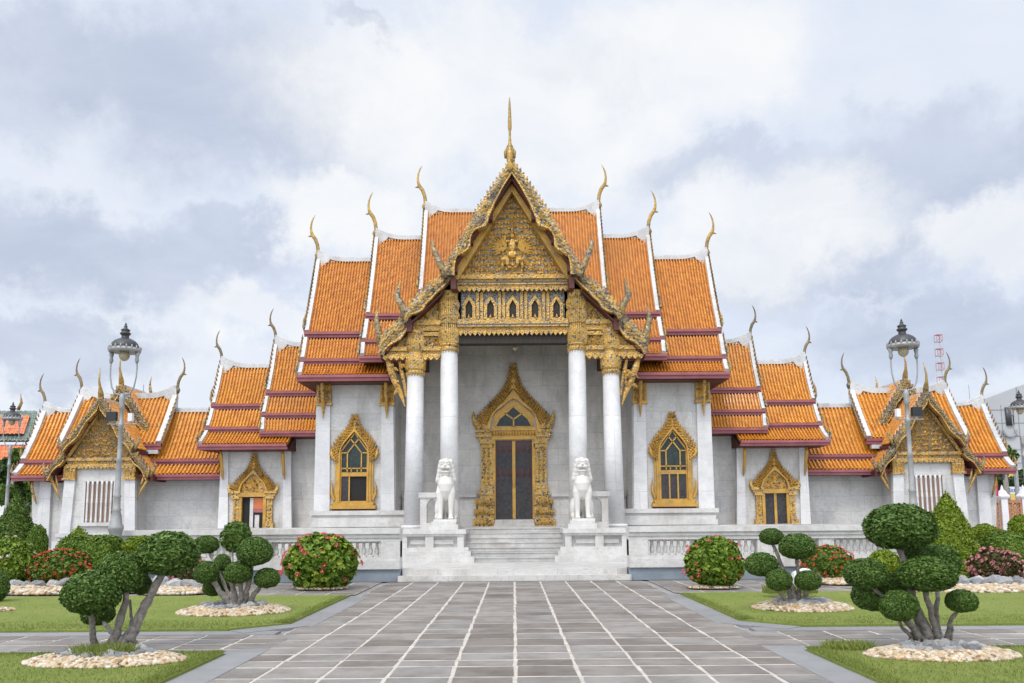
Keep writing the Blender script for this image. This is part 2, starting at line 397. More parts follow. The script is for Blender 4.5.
M['shrubred'] = m_leaf('reddish_shrub_leaf', (.035,.035,.012), (.075,.070,.020), (.14,.075,.03))
M['cone'] = m_leaf('cone_leaf', (.07,.115,.007), (.155,.22,.013), (.25,.31,.028))
M['tree'] = m_leaf('tree_leaf', (.014,.034,.010), (.035,.075,.018), (.08,.13,.03))
M['treelight'] = m_leaf('light_tree_leaf', (.03,.07,.012), (.075,.14,.02), (.14,.20,.03))
M['bark'] = m_plain('grey_bark', (.235,.21,.185), .85, .55, 18, 0, 1.0)
M['redflower'] = m_island('red_petal', [(0,(.44,.035,.015)),(.6,(.58,.075,.025)),(1,(.66,.14,.045))], .5)
M['pinkflower'] = m_island('pink_petal', [(0,(.44,.12,.13)),(.6,(.55,.22,.21)),(1,(.64,.36,.33))], .5)
M['coral'] = m_island('coral_petal', [(0,(.60,.05,.07)),(.6,(.70,.12,.12)),(1,(.74,.24,.2))], .5)
M['palepink'] = m_island('pale_pink_petal', [(0,(.62,.42,.40)),(1,(.75,.66,.60))], .5)
M['pebble'] = m_island('tan_pebble', [(0,(.17,.11,.06)),(.22,(.46,.34,.18)),(.5,(.57,.51,.41)),(.75,(.42,.25,.10)),(1,(.62,.60,.55))], .55)
def m_rock():
    t = NT('grey_rock'); c = t.ramp(t.obrnd(), [(0,(.22,.225,.235)),(.4,(.38,.385,.40)),(.7,(.50,.49,.47)),(1,(.64,.64,.63))]); n1 = t.noise(2.5, 7, .7)
    c = t.mix(t.ramp(n1, [(.4, 0.0), (.7, .6)]), c, (.30,.29,.275)); t.set(**{'Base Color': c, 'Roughness': .8}); t.bump(n1, .7, .25); return t.m
M['rock'] = m_rock()
M['pavestone'] = m_island('paving_slate', [(0,(.17,.145,.125)),(.25,(.225,.202,.182)),(.55,(.28,.257,.237)),(.8,(.245,.23,.217)),(1,(.195,.168,.147))], .6, 1.7, .5, .5)
M['mortar'] = m_plain('pale_mortar', (.47,.43,.375), .8, .25, 3)
M['granite'] = m_island('granite_kerb', [(0,(.195,.195,.195)),(1,(.255,.255,.258))], .6, 3, .2, .15)
M['ground'] = m_plain('ground_concrete', (.24,.235,.23), .8, .2, .5)
M['concrete'] = m_plain('grey_concrete', (.40,.41,.42), .8, .12, .15)
M['yellow'] = m_plain('yellow_render', (.60,.42,.10), .8, .15, .3)
M['brick'] = m_plain('terracotta_lattice', (.42,.20,.11), .8, .25, 2)
M['mastred'] = m_plain('mast_red', (.40,.12,.10), .6, .2); M['mastwhite'] = m_plain('mast_white', (.45,.44,.45), .6, .1)
M['flag'] = m_plain('flag_red', (.55,.02,.06), .7, .2); M['signwhite'] = m_plain('sign_white', (.62,.66,.70), .5, .08); M['signblue'] = m_plain('sign_blue', (.04,.08,.22), .5, .1)
M['greentile'] = m_tile('green_roof_tile', (.12,.165,.13), (.08,.12,.09), (.17,.21,.17))
M['farorange'] = m_tile('far_orange_tile', (.56,.145,.03), (.44,.10,.02), (.62,.2,.04))
def m_grass():
    t = NT('mown_grass'); n1 = t.noise(.8, 5, .6); n2 = t.noise(38, 4, .75); n3 = t.noise(6, 4, .6)
    c = t.mix(t.ramp(n1, [(.35, 0.0), (.68, 1.0)]), (.20,.255,.05), (.28,.30,.08))
    c = t.mix(t.math('MULTIPLY', t.ramp(n3, [(.5, 0.0), (.75, 1.0)]), .6), c, (.14,.19,.04))
    c = t.mix(t.ramp(n2, [(.3, .55), (.7, 0.0)]), c, (.09,.14,.02))
    t.set(**{'Base Color': c, 'Roughness': .8, 'Specular IOR Level': .2}); t.bump(n2, .9, .03); return t.m
M['grass'] = m_grass()
M['blade'] = m_leaf('grass_blade', (.105,.15,.027), (.185,.225,.045), (.28,.29,.085), .6)

# ------------------------------------------------------------------ ground, paths, lawns
g = MB(); g.add([(-1500,-60,-.03),(1500,-60,-.03),(1500,3000,-.03),(-1500,3000,-.03)], [(0,1,2,3)]); struct('ground', g, M['ground'])

PX = 3.52        # lawn edge
BW = .42         # kerb strip width
def paving(x0, x1, y0, y1, wx, wy, z, along='y', skip=None):
    """mortar sheet + individual slabs"""
    g = MB(); g.mi = 1; g.add([(x0,y0,z-.006),(x1,y0,z-.006),(x1,y1,z-.006),(x0,y1,z-.006)], [(0,1,2,3)]); g.mi = 0
    n = max(1, round((x1-x0)/wx)); w = (x1-x0)/n
    rowsY = [y0]
    while rowsY[-1] < y1: rowsY.append(rowsY[-1] + wy*random.uniform(.8, 1.25))
    for i in range(n):
        a0 = x0 + i*w; edge = [q + random.uniform(-.035, .035) for q in rowsY]
        for e0, e1 in zip(edge, edge[1:]):
            b0, b1 = max(e0, y0), min(e1, y1)
            if b1-b0 < .06: continue
            j = lambda s=.012: random.uniform(-s, s); m = .024; mm = .038
            tz = z + random.uniform(-.0015, .0015)
            q = [(a0+m+j(),b0+mm+j()),(a0+w/2+j(.02),b0+mm+j()),(a0+w-m+j(),b0+mm+j()),(a0+w-m+j(),b1-mm+j()),(a0+w/2+j(.02),b1-mm+j()),(a0+m+j(),b1-mm+j())]
            v = [(x,y,tz+random.uniform(-.001,.001)) for x,y in q] + [(x,y,z-.008) for x,y in q]
            g.add(v, [(0,1,2,3,4,5)] + [(k+6,(k+1)%6+6,(k+1)%6,k) for k in range(6)])
    return g
YB0, YB1 = 10.75, 12.75      # cross path between the lawns
struct('walkway', paving(-3.325, 3.325, 2.5, 22.7, .665, .54, 0.0), [M['pavestone'], M['mortar']])
for nm, sx in (('side_path', -1), ('side_path', 1)):
    a, b = (-16, -PX+BW-.002) if sx < 0 else (PX-BW+.002, 16)
    struct(nm, paving(a, b, YB0+BW*.7, YB1-BW*.7, .66, .5, -.0005), [M['pavestone'], M['mortar']])
    a, b = (-16, -PX) if sx < 0 else (PX, 16)
    struct('forecourt_path', paving(a, b, 19.0, 22.8, .66, .5, -.001), [M['pavestone'], M['mortar']])
def strip(pts, w=BW, z=.004, seg=1.1):
    g = MB()
    for (ax, ay), (bx, by) in zip(pts, pts[1:]):
        L = math.hypot(bx-ax, by-ay); n = max(1, round(L/seg)); nx, ny = -(by-ay)/L*w/2, (bx-ax)/L*w/2
        for i in range(n):
            t0, t1 = (i+.004/seg)/n, (i+1-.004/seg)/n
            p0 = (ax+(bx-ax)*t0, ay+(by-ay)*t0); p1 = (ax+(bx-ax)*t1, ay+(by-ay)*t1); zz = z+random.uniform(0,.001)
            q = [(p0[0]-nx,p0[1]-ny),(p1[0]-nx,p1[1]-ny),(p1[0]+nx,p1[1]+ny),(p0[0]+nx,p0[1]+ny)]
            g.add([(x,y,zz) for x,y in q]+[(x,y,-.028) for x,y in q], [(0,1,2,3)]+[(k+4,(k+1)%4+4,(k+1)%4,k) for k in range(4)])
    return g
LAWN_Z = .035
def lawn(poly, name):
    # gridded sheet with a slightly uneven surface
    g = MB(); xs = [p[0] for p in poly]; ys = [p[1] for p in poly]
    def inside(x, y):
        c = False; n = len(poly)
        for i in range(n):
            (x1,y1),(x2,y2) = poly[i], poly[(i+1)%n]
            if (y1>y) != (y2>y) and x < (x2-x1)*(y-y1)/(y2-y1)+x1: c = not c
        return c
    n = len(poly)
    g.add([(x,y,LAWN_Z) for x,y in poly]+[(x,y,-.028) for x,y in poly], [tuple(range(n))]+[(k+n,(k+1)%n+n,(k+1)%n,k) for k in range(n)])
    o = struct(name, g, M['grass']); return inside
lawn_in = {}
for sx in (-1, 1):
    f = lambda P: [(sx*x, y) for x, y in P][::(1 if sx > 0 else -1)]
    h = BW/2
    struct('kerb_strip', strip([(sx*(PX-h), 2.6), (sx*(PX-h), YB0-.02)]), M['granite'])
    struct('kerb_strip', strip([(sx*(PX-BW), YB0+.09), (sx*16, YB0+.09)], BW*.9, .002), M['granite'])
    struct('kerb_strip', strip([(sx*(PX-BW+.35), YB1-.1), (sx*16, YB1-.1)], BW*.9, .002), M['granite'])
    struct('kerb_strip', strip([(sx*(PX-h), YB1+.55), (sx*(PX-h), 18.4)]), M['granite'])
    struct('kerb_strip', strip([(sx*(PX+.55), YB1-.05), (sx*(PX-h), YB1+.75)], BW, .011, .6), M['granite'])
    lawn_in[('f', sx)] = lawn(f([(PX, 3), (16, 3), (16, YB0-.1), (PX+.08, YB0-.1), (PX, YB0-.22)]), 'front_lawn')
    lawn_in[('m', sx)] = lawn(f([(PX+.72, YB1+.1), (16, YB1+.1), (16, 18.9), (PX, 18.5), (PX, YB1+.82)]), 'middle_lawn')
# grass blades along the near lawns
for sx in (-1, 1):
    g = MB()
    for k in range(26000):
        x = random.uniform(PX+.02, 7.2); y = random.uniform(6.8, YB0-.12)
        if random.random() < .25: x = PX + abs(random.gauss(0, .12)) + .01
        elif random.random() < .15: y = YB0-.12-abs(random.gauss(0,.1))
        a = random.uniform(0, 6.28); hh = random.uniform(.012, .036); w = .004; lx, ly = random.gauss(0,.018), random.gauss(0,.018); X = sx*x
        g.add([(X-w*math.cos(a),y-w*math.sin(a),LAWN_Z-.005),(X+w*math.cos(a),y+w*math.sin(a),LAWN_Z-.005),(X+lx,y+ly,LAWN_Z+hh)], [(0,1,2)])
    for k in range(14000):
        x = random.uniform(PX+.02, 10); y = random.uniform(YB1+.12, YB1+1.2) if random.random() < .6 else random.uniform(YB1+.9, 18.3)
        if y > YB1+.8 and random.random() < .6: x = PX+.01+abs(random.gauss(0,.1))
        if not lawn_in[('m', sx)](sx*x, y): continue
        a = random.uniform(0, 6.28); hh = random.uniform(.012, .035); w = .005; X = sx*x
        g.add([(X-w*math.cos(a),y-w*math.sin(a),LAWN_Z-.005),(X+w*math.cos(a),y+w*math.sin(a),LAWN_Z-.005),(X+random.gauss(0,.018),y+random.gauss(0,.018),LAWN_Z+hh)], [(0,1,2)])
    o = g.build('grass', M['blade']); o['kind'] = 'stuff'; o['label'] = 'short mown grass %s of the walkway' % ('left' if sx < 0 else 'right'); o['category'] = 'grass'

# ------------------------------------------------------------------ roof helpers
def tiles(g, tl, tr, br, bl, pitch, row, h=.085, sag=.0, mi=0):
    tl, tr, br, bl = map(Vector, (tl, tr, br, bl)); g.mi = mi
    wid = max((tr-tl).length, (br-bl).length); ln = ((bl-tl).length + (br-tr).length)/2
    nc = max(1, round(wid/pitch)); nr = max(1, round(ln/row))
    nrm = (tr-tl).cross(bl-tl).normalized()
    if nrm.z < 0: nrm = -nrm
    prof = [(0,0),(.14,.9),(.46,1.0),(.66,.08),(1,0)]
    def pt(u, v): return tl.lerp(tr, u).lerp(bl.lerp(br, u), v) - nrm*sag*math.sin(math.pi*v)
    for r in range(nr):
        v0, v1 = r/nr, min((r+1.12)/nr, 1.0)
        for c in range(nc):
            vs = []
            jl = random.uniform(-.006, .006)
            for vv, lift in ((v0, -.002), (v1, .009)):
                for p, hh in prof: vs.append(pt((c+p)/nc, vv) + nrm*(h*hh + lift + jl))
            g.add(vs, [(i, i+5, i+6, i+1) for i in range(4)])
    g.mi = 0
def slab(g, a, b, c, d, th=.08, mi=1, sag=0.0):
    if sag:
        a, b, c, d = map(Vector, (a, b, c, d)); nn = (b-a).cross(d-a).normalized(); nn = nn if nn.z > 0 else -nn
        for i in range(6):
            t0, t1 = i/6, (i+1)/6; o0, o1 = nn*(-sag*math.sin(math.pi*t0)-.01), nn*(-sag*math.sin(math.pi*t1)-.01)
            slab(g, a.lerp(d,t0)+o0, b.lerp(c,t0)+o0, b.lerp(c,t1)+o1, a.lerp(d,t1)+o1, th, mi)
        return
    a, b, c, d = map(Vector, (a, b, c, d)); n = (b-a).cross(d-a).normalized(); n = n if n.z > 0 else -n
    g.mi = mi; v = [p - n*.012 for p in (a,b,c,d)] + [p - n*th for p in (a,b,c,d)]
    g.add(v, [(0,1,2,3),(7,6,5,4),(0,4,5,1),(1,5,6,2),(2,6,7,3),(3,7,4,0)]); g.mi = 0
def chofa(g, base, s, out, side=Vector((1,0,0)), facing='x'):
    """tall swan-necked finial; base point, height s, out = horizontal unit vector it leans to"""
    out = Vector(out); Z = Vector((0,0,1)); b = Vector(base)
    P = [(0,0,.055),(.0,.13,.06),(.02,.28,.058),(.07,.42,.062),(.145,.52,.060),(.17,.60,.042),(.18,.70,.034),(.165,.82,.028),(.13,.92,.022),(.085,1.0,.006)]
    pts = [b + out*x*s + Z*z*s for x, z, r in P]; sd = out.cross(Z)
    g.tube(pts, [r*s*.72 for *_, r in P], 7, .6, sd)
    bk = [b+out*.14*s+Z*.53*s, b+out*.20*s+Z*.49*s, b+out*.245*s+Z*.485*s]
    g.tube(bk, [.035*s,.024*s,.004*s], 6, .6, sd)
    g.tube([b-Z*.06*s, b+Z*.04*s, b+Z*.12*s], [.05*s,.085*s,.05*s], 7, .7, sd)
def xroof(parent, s, rows, inner, pitch, row, mat, sagk=.06, chs=1.9, cap=True, fasc=.2, back=True, wv=.145, cap_in=None, zmin=-9):
    """roof with its ridge along X. rows: (py, Y, dx) breaks ridge/eave pairs; inner: X limit per section"""
    R = [(Vector((s*XZ(dx, py, Y)[0], Y, XZ(dx, py, Y)[1]))) for py, Y, dx in rows]
    g = MB(); pieces = []
    for k in range(0, len(R)-1, 2):
        fs = MB(); vg = MB(); fin = MB(); pieces.append((fs, vg, fin))
        a, b = R[k], R[k+1]; xi = inner[k//2]
        if k: a = a - Vector((0, .02, .075))
        tl = Vector((s*xi, a.y, a.z)); bl = Vector((s*xi, b.y, b.z))
        tiles(g, tl, a, b, bl, pitch, row, sag=sagk if k == 0 else .02)
        slab(g, tl, a, b, bl, sag=sagk if k == 0 else .02)
        # fascia board with a projecting lip
        x0, x1 = s*xi, b.x + s*.10
        fs.box(x0, x1, b.y-.10, b.y+.07, b.z-fasc, b.z-.02); fs.box(x0, x1, b.y-.17, b.y+.02, b.z-fasc*.42, b.z+.015)
        # verge band
        n = 7; pts = [a.lerp(b, i/(n-1)) for i in range(n)]
        nrm = Vector((0, -(a.z-b.z), abs(b.y-a.y))).normalized()
        for i in range(n): pts[i] = pts[i] - nrm*((sagk if k == 0 else .02)*math.sin(math.pi*i/(n-1)))
        vg.sweep([p + Vector((s*.0,0,0)) for p in pts], (1,0,0), wv, .22, .06)
        # small flame leaves along the outer edge
        m = max(3, int((a-b).length/.21))
        for i in range(m):
            q = a.lerp(b, (i+.5)/m) + nrm*.15 + Vector((s*(wv*.5+.01),0,0))
            fin.tube([q - nrm*.12, q+nrm*.02+Vector((s*.02,0,.03)), q + nrm*.10+Vector((0,0,.10))], [.03,.042,.006], 5, .7)
        # bottom corner finial
        q = b + Vector((s*.08, -.02, .02)); hh = .75 if k == 0 else .5
        fin.tube([q, q+Vector((s*.07,-.03,hh*.3)), q+Vector((s*.05,-.03,hh*.7)), q+Vector((0,0,hh))], [.05,.05,.035,.005], 6)
    rf = part('roof', g, [mat, M['underslab']], parent)
    if back:
        bk = MB(); yr, zr = R[0].y, R[0].z; e = R[-1]; xi = min(inner)
        bk.prismx([(yr, zr-.25)] + [(r_.y+.22, r_.z-.2) for r_ in R[1:] if r_.z > zmin] + [(2*yr-r_.y-.1, r_.z-.1) for r_ in R[:0:-1] if r_.z > zmin], s*xi, R[0].x - s*.12)
        part('gable_wall', bk, M['underslab'], rf)
    for fs, vg, fin in pieces: part('fascia', fs, M['fascia'], rf); part('verge', vg, M['ridge'], rf); part('verge_leaf', fin, M['naga'], rf)
    if cap:
        c = MB(); a = R[0]; xi = inner[0] if cap_in is None else cap_in; L = abs(a.x) - xi; n = 14; pts = []
        for i in range(n):
            t = i/(n-1); x = a.x - s*L*t + s*.05; up = .34*max(0, 1-t*L/1.15)**2
            pts.append(Vector((x, a.y, a.z + .06 + up)))
        c.sweep(pts, (0,1,0), .2, .15); c.sweep([p+Vector((0,0,.09)) for p in pts], (0,1,0), .1, .06)
        # triangular gusset under the sweep
        c.prism([(a.x+s*.05, a.z-.5), (a.x+s*.05, a.z+.36), (a.x-s*.5, a.z+.1), (a.x-s*.42, a.z-.02), (a.x-s*.14,a.z-.25)], a.y-.13, a.y+.13)
        part('ridge_cap', c, M['ridge'], rf, False)
        if chs:
            f = MB(); chofa(f, a + Vector((s*.04,0,.22)), chs, (s,0,0)); part('chofa_finial', f, M['chofadark' if chs < 1.6 else 'chofagold'], rf, True)
    return R
def wall_px(g, s, dt0, dt1, yt, db0, db1, yb, Yf, Yb):
    (a, zt), (b, _) = XZ(dt0, yt, Yf), XZ(dt1, yt, Yf); (c, zb), (d, _) = XZ(db0, yb, Yf), XZ(db1, yb, Yf)
    g.frust((s*c, s*d, Yf, Yb, zb), (s*a, s*b, Yf, Yb, zt))

# ------------------------------------------------------------------ arched window and door surrounds
def surround(parent, s, dxc, Y, outer, inner, yb, name, flame_n=12, pillar=None, cap=None):
    """outer/inner: half outlines [(half px, py)] from apex down; a stepped gilded surround"""
    def H(P): return [XZ(h, y, Y) for h, y in P]
    x0 = s*XZ(dxc, (outer[0][1]+yb)/2, Y)[0]
    O = resample(H(outer), 22); I = resample(H(inner), 22)
    fr = MB()
    for sg in (-1, 1):
        lay = [(0.0, .40, .02, .10), (.40, .80, .02, .16), (.80, 1.0, .02, .20)]
        for a, b, _, dep in lay:
            A = [(x0+sg*(o[0]+(i[0]-o[0])*a), o[1]+(i[1]-o[1])*a) for o, i in zip(O, I)]
            B = [(x0+sg*(o[0]+(i[0]-o[0])*b), o[1]+(i[1]-o[1])*b) for o, i in zip(O, I)]
            if sg > 0: fr.ring(A, B, Y-dep, Y+.05)
            else: fr.ring(B, A, Y-dep, Y+.05)
    root = part(name, fr, M['gold'], parent)
    # flame leaves
    fl = MB()
    nf = len(outer); 
    arch = resample(H(outer), flame_n*2+1)
    zsh = cap if cap is not None else ZY(yb, Y)
    for sg in (-1, 1):
        for i in range(len(arch)-1):
            (ax, az), (bx, bz) = arch[i], arch[i+1]
            if az < zsh: break
            mx, mz = (ax+bx)/2, (az+bz)/2; ln = math.hypot(bx-ax, bz-az)
            an = math.atan2(bz-az, bx-ax)+math.pi/2     # outward normal
            an = an*.55 + (math.pi/2)*.45
            for lay, (q, dd, sc) in enumerate(((.02, .10, 1.7), (.18, .13, 1.5), (.36, .17, 1.3), (.55, .17, 1.1), (.72, .17, .85))):
                ii = resample(H(inner), flame_n*2+1)
                ox = mx + ((ii[i][0]+ii[i+1][0])/2-mx)*q; oz = mz + ((ii[i][1]+ii[i+1][1])/2-mz)*q
                A = an if sg > 0 else math.pi-an
                fl.leaf(x0+sg*ox, Y-dd, oz-ln*.42, A, ln*sc*.78, ln*.85, .06)
    # crowning spike
    zt = ZY(outer[0][1], Y); 
    fl.tube([(x0,Y-.07,zt-.50),(x0,Y-.07,zt-.32),(x0,Y-.07,zt-.15),(x0,Y-.07,zt)], [.05,.07,.035,.004], 8)
    part('flame_ornament', fl, M['carved'], root)
    return root, x0
def mullions(g, x0, Y, segs, w=.035):
    for (a, za), (b, zb) in segs:
        p, q = Vector((x0+a, Y, za)), Vector((x0+b, Y, zb)); g.sweep([p, q], (0,1,0), .05, w)

# ------------------------------------------------------------------ the temple hall
hall = thing('temple_hall', 'large white marble temple hall with stacked orange roofs and a gilded columned porch', 'temple', (0, 33, 0))
Yc, Yd, Yw = 29.8, 33.0, 31.5
Z_POD = 1.345
# podium, walkway, steps
g = MB()
pod_x = XZ(200, 527, 31.0)[0]
g.box(-4.35, 4.35, 28.95, 33.2, .0, Z_POD); g.box(-12.0, 12.0, 31.15, 40, 0, Z_POD+.02)
part('podium', g, M['marble_step'], hall)
g = MB()
g.box(-3.08, 3.08, 22.75, 23.1, 0, .15); g.box(-3.0, 3.0, 23.05, 23.4, .02, .30)
part('lower_step', g, M['marble_step'], hall)
g = MB(); g.box(-11.6, 11.6, 23.38, 31.2, 0, .298); part('terrace_floor', g, M['marble_step'], hall)
g = MB()
for k in range(7):
    y = 26.95 + k*.3; z = .30 + (k+1)*.1493
    g.box(-1.95, 1.95, y+.015, 29.0, z-.1493+.002, z-.035); g.box(-1.96, 1.96, y-.015, 29.0, z-.035, z)
part('stair', g, M['marble_step'], hall)
for s in (-1, 1):
    # lion pedestal
    def X_(px, y, Y): return s*XZ(CX-px, y, Y)[0]
    g = MB(); Y0 = 26.9
    xo, xi = XZ(113.5, 540, Y0)[0], XZ(48.5, 540, Y0)[0]
    zt = ZY(529, Y0)
    def blk(a, b, z0, z1, y0=Y0, y1=29.2): g.box(s*a, s*b, y0, y1, z0, z1)
    blk(xo, xi+.0, zt-.14, zt, Y0-.08)                     # cap slab
    blk(xo-.03, xi+.06, zt-.21, zt-.14, Y0-.03)
    # lower stepped base, narrower waist
    blk(xo-.02, XZ(40, 560, Y0)[0], .30, .48, Y0-.16); blk(xo-.03, XZ(43.5, 552, Y0)[0], .48, .64, Y0-.10); blk(xo-.05, XZ(46, 552, Y0)[0], .64, .76, Y0-.04)
    blk(xo-.16, xi+.14, .76, zt-.21, Y0+.16); blk(xo-.30, xi+.40, .86, zt-.33, Y0+.10)
    # pilaster feet that frame the recessed panels
    for c, w in ((xo-.14, .16), (xo-.92, .26), (xi+.17, .20)):
        blk(c+w/2, c-w/2, .76, zt-.21, Y0-.005)
    part('pedestal', g, M['marble_rail'], hall)
    # low parapet between lion and column
    g = MB(); Yp = 28.6
    a, b = XZ(93, 505, Yp)[0], XZ(70, 505, Yp)[0]; z0, z1 = zt, ZY(492, Yp)
    g.box(s*a, s*b, Yp-.16, Yp+.16, z0, z0+.2); g.box(s*(a+.05), s*b, Yp-.18, Yp+.18, z1-.17, z1)
    g.box(s*a, s*(a-.22), Yp-.13, Yp+.13, z0+.2, z1-.17); g.box(s*(b+.22), s*b, Yp-.13, Yp+.13, z0+.2, z1-.17)
    m = (a+b)/2; hw = (a-b)/2-.22; zs = z1-.42
    for sg in (-1, 1): g.prism([(s*m+sg*hw, zs), (s*m+sg*hw*.75, zs+.12), (s*m, z1-.2), (s*m, z1-.168), (s*m+sg*hw, z1-.168)], Yp-.12, Yp+.12)
    part('parapet', g, M['marble_rail'], hall)

# walls
g = MB()
xw = XZ(118.5, 450, Yw)[0]
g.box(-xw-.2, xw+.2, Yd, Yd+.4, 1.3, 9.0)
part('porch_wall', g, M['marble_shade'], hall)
for s in (-1, 1):
    g = MB(); wall_px(g, s, 196, 119, 370, 199.5, 117.5, 514, Yw, Yw+6); part('hall_wall', g, M['marble'], hall)
for s in (-1, 1):
    g = MB()
    wall_px(g, s, 196.5, 183.5, 378, 200, 184, 513, Yw-.12, Yw+.05); part('pilaster', g, M['marble_col'], hall); g = MB(); wall_px(g, s, 132, 120.5, 378, 133, 119, 513, Yw-.12, Yw+.05)
    part('pilaster', g, M['marble_col'], hall)
    g = MB()   # moulded base below the window
    for yt, yb, d0, d1, dep in ((511, 515, 204, 108, .28), (515, 518, 202, 108, .18), (518, 522, 201, 108, .22), (522, 527, 203, 108, .32)):
        wall_px(g, s, d0, d1, yt, d0, d1, yb+.4, Yw-dep, Yw+.1)
    part('wall_base', g, M['marble_rail'], hall)
    # base mouldings at the porch wall
    g = MB()
    for yt, yb, dep in ((494, 497, .22), (497, 502, .12), (502, 517, .16), (517, 527, .26)):
        z0, z1 = ZY(yb, Yd), ZY(yt, Yd); g.box(s*1.45, s*4.3, Yd-dep, Yd+.02, z0, z1)
    part('wall_base', g, M['marble_step'], hall)
    # wing walls
    g = MB(); wall_px(g, s, 231, 193, 430, 232, 195, 530, 34.0, 38.5); part('wing_wall', g, M['marble'], hall)
    g = MB(); wall_px(g, s, 290, 224, 440, 294.5, 224, 530, 33.6, 38.2)
    part('wing_wall', g, M['marble'], hall)
    g = MB(); wall_px(g, s, 292, 285, 446, 296, 286, 529, 33.5, 33.65); part('pilaster', g, M['marble_col'], hall); g = MB(); wall_px(g, s, 230, 223, 446, 231, 222, 529, 33.5, 33.65)
    part('pilaster', g, M['marble_col'], hall)

# roofs
T1 = [(213,34.3,87),(292,32.3,92.5),(297,32.1,93),(318,31.5,95),(322,31.4,96),(335,30.6,97)]
T2 = [(240,34.2,136.5),(315,32.15,145),(320,31.95,146),(341,31.35,149),(344,31.25,150),(357,30.55,151)]
T3 = [(262,34.1,194.5),(333,32.0,206),(338,31.9,207),(360,31.3,210.5),(364,31.2,211),(376,30.5,213.5)]
WA = [(347,35.2,237),(392,34,244.5),(396,33.93,245.5),(414,33.6,249),(418,33.5,249.5),(432,33.1,250.5)]
WB = [(368,35.2,291),(405,34.2,299),(409,34.1,300),(428,33.6,305),(432,33.5,306),(445,32.7,313)]
def xin(row): return XZ(row[2], row[0], row[1])[0]
for s in (-1, 1):
    xroof(hall, s, T1, [0.02, 0.02, 3.0], .115, .16, M['tile'], chs=1.85, zmin=9.4)
    xroof(hall, s, T2, [xin(T1[0])-.05, xin(T1[1])-.1, 3.3], .115, .16, M['tile'], chs=1.85)
    xroof(hall, s, T3, [xin(T2[0])-.05, xin(T2[1])-.1, XZ(124,376,30.5)[0]], .115, .16, M['tile'], chs=1.8)
    xroof(hall, s, WA, [7.15, 7.15, 7.15], .128, .17, M['tile_y'], chs=1.45, fasc=.19, wv=.13)
    xroof(hall, s, WB, [xin(WA[0])-.1, xin(WA[1])-.1, XZ(226,445,32.7)[0]], .128, .17, M['tile_y'], chs=1.4, fasc=.19, wv=.13)
    # soffits
    g = MB()
    xa, z = XZ(213, 380, 30.6); g.box(s*xa, s*XZ(124,380,30.6)[0], 30.6, Yw+.2, z-.02, z+.04)
    part('soffit', g, M['redpaint'], hall); g = MB()
    xa, z = XZ(250, 437, 33.2); g.box(s*xa, s*7.2, 33.2, 34.1, z-.02, z+.04)
    part('soffit', g, M['redpaint'], hall); g = MB()
    xa, z = XZ(312, 450, 32.8); g.box(s*xa, s*XZ(226,450,32.8)[0], 32.8, 33.7, z-.02, z+.04)
    part('soffit', g, M['redpaint'], hall)
    # gold pilaster brackets
    for d0, d1, Y, y0, y1 in ((196, 182.5, Yw-.12, 381, 405), (133, 119.5, Yw-.12, 381, 405)):
        g = MB(); xa, zt = XZ(d0, y0, Y); xb, zb = XZ(d1, y1, Y); m = (xa+xb)/2
        g.box(s*xa, s*xb, Y-.05, Y+.1, zb, zt)
        for k in range(3):
            xx = xb + (xa-xb)*(k+.5)/3
            for q in range(3): g.leaf(s*xx, Y-.05, zt-.06-q*.28, -math.pi/2, .34, .17, .07)
        g.box(s*(xa+.03), s*(xb-.03), Y-.09, Y+.1, zb-.02, zb+.09); g.box(s*(xa+.03), s*(xb-.03), Y-.09, Y+.1, zt-.1, zt)
        g.tube([(s*m,Y-.45,zt-.05),(s*m,Y-.32,zt-.3),(s*m,Y-.2,zb+.1),(s*m,Y-.12,zb-.1),(s*m,Y-.1,ZY(y1+13,Y))], [.05,.085,.06,.07,.012], 7)
        part('capital_bracket', g, M['carved'], hall, False)
    for d0, Y, y0, y1 in ((289, 33.5, 450, 478), (228, 33.5, 450, 478)):
        g = MB(); m = XZ(d0, y0, Y)[0]; zt, zb = ZY(y0, Y), ZY(y1, Y)
        g.tube([(s*m,Y-.42,zt),(s*m,Y-.34,zt-.3),(s*m,Y-.2,zb+.45),(s*m,Y-.16,zb+.2),(s*m,Y-.04,zb)], [.06,.075,.055,.06,.012], 7)
        part('eave_bracket', g, M['gold'], hall, True)

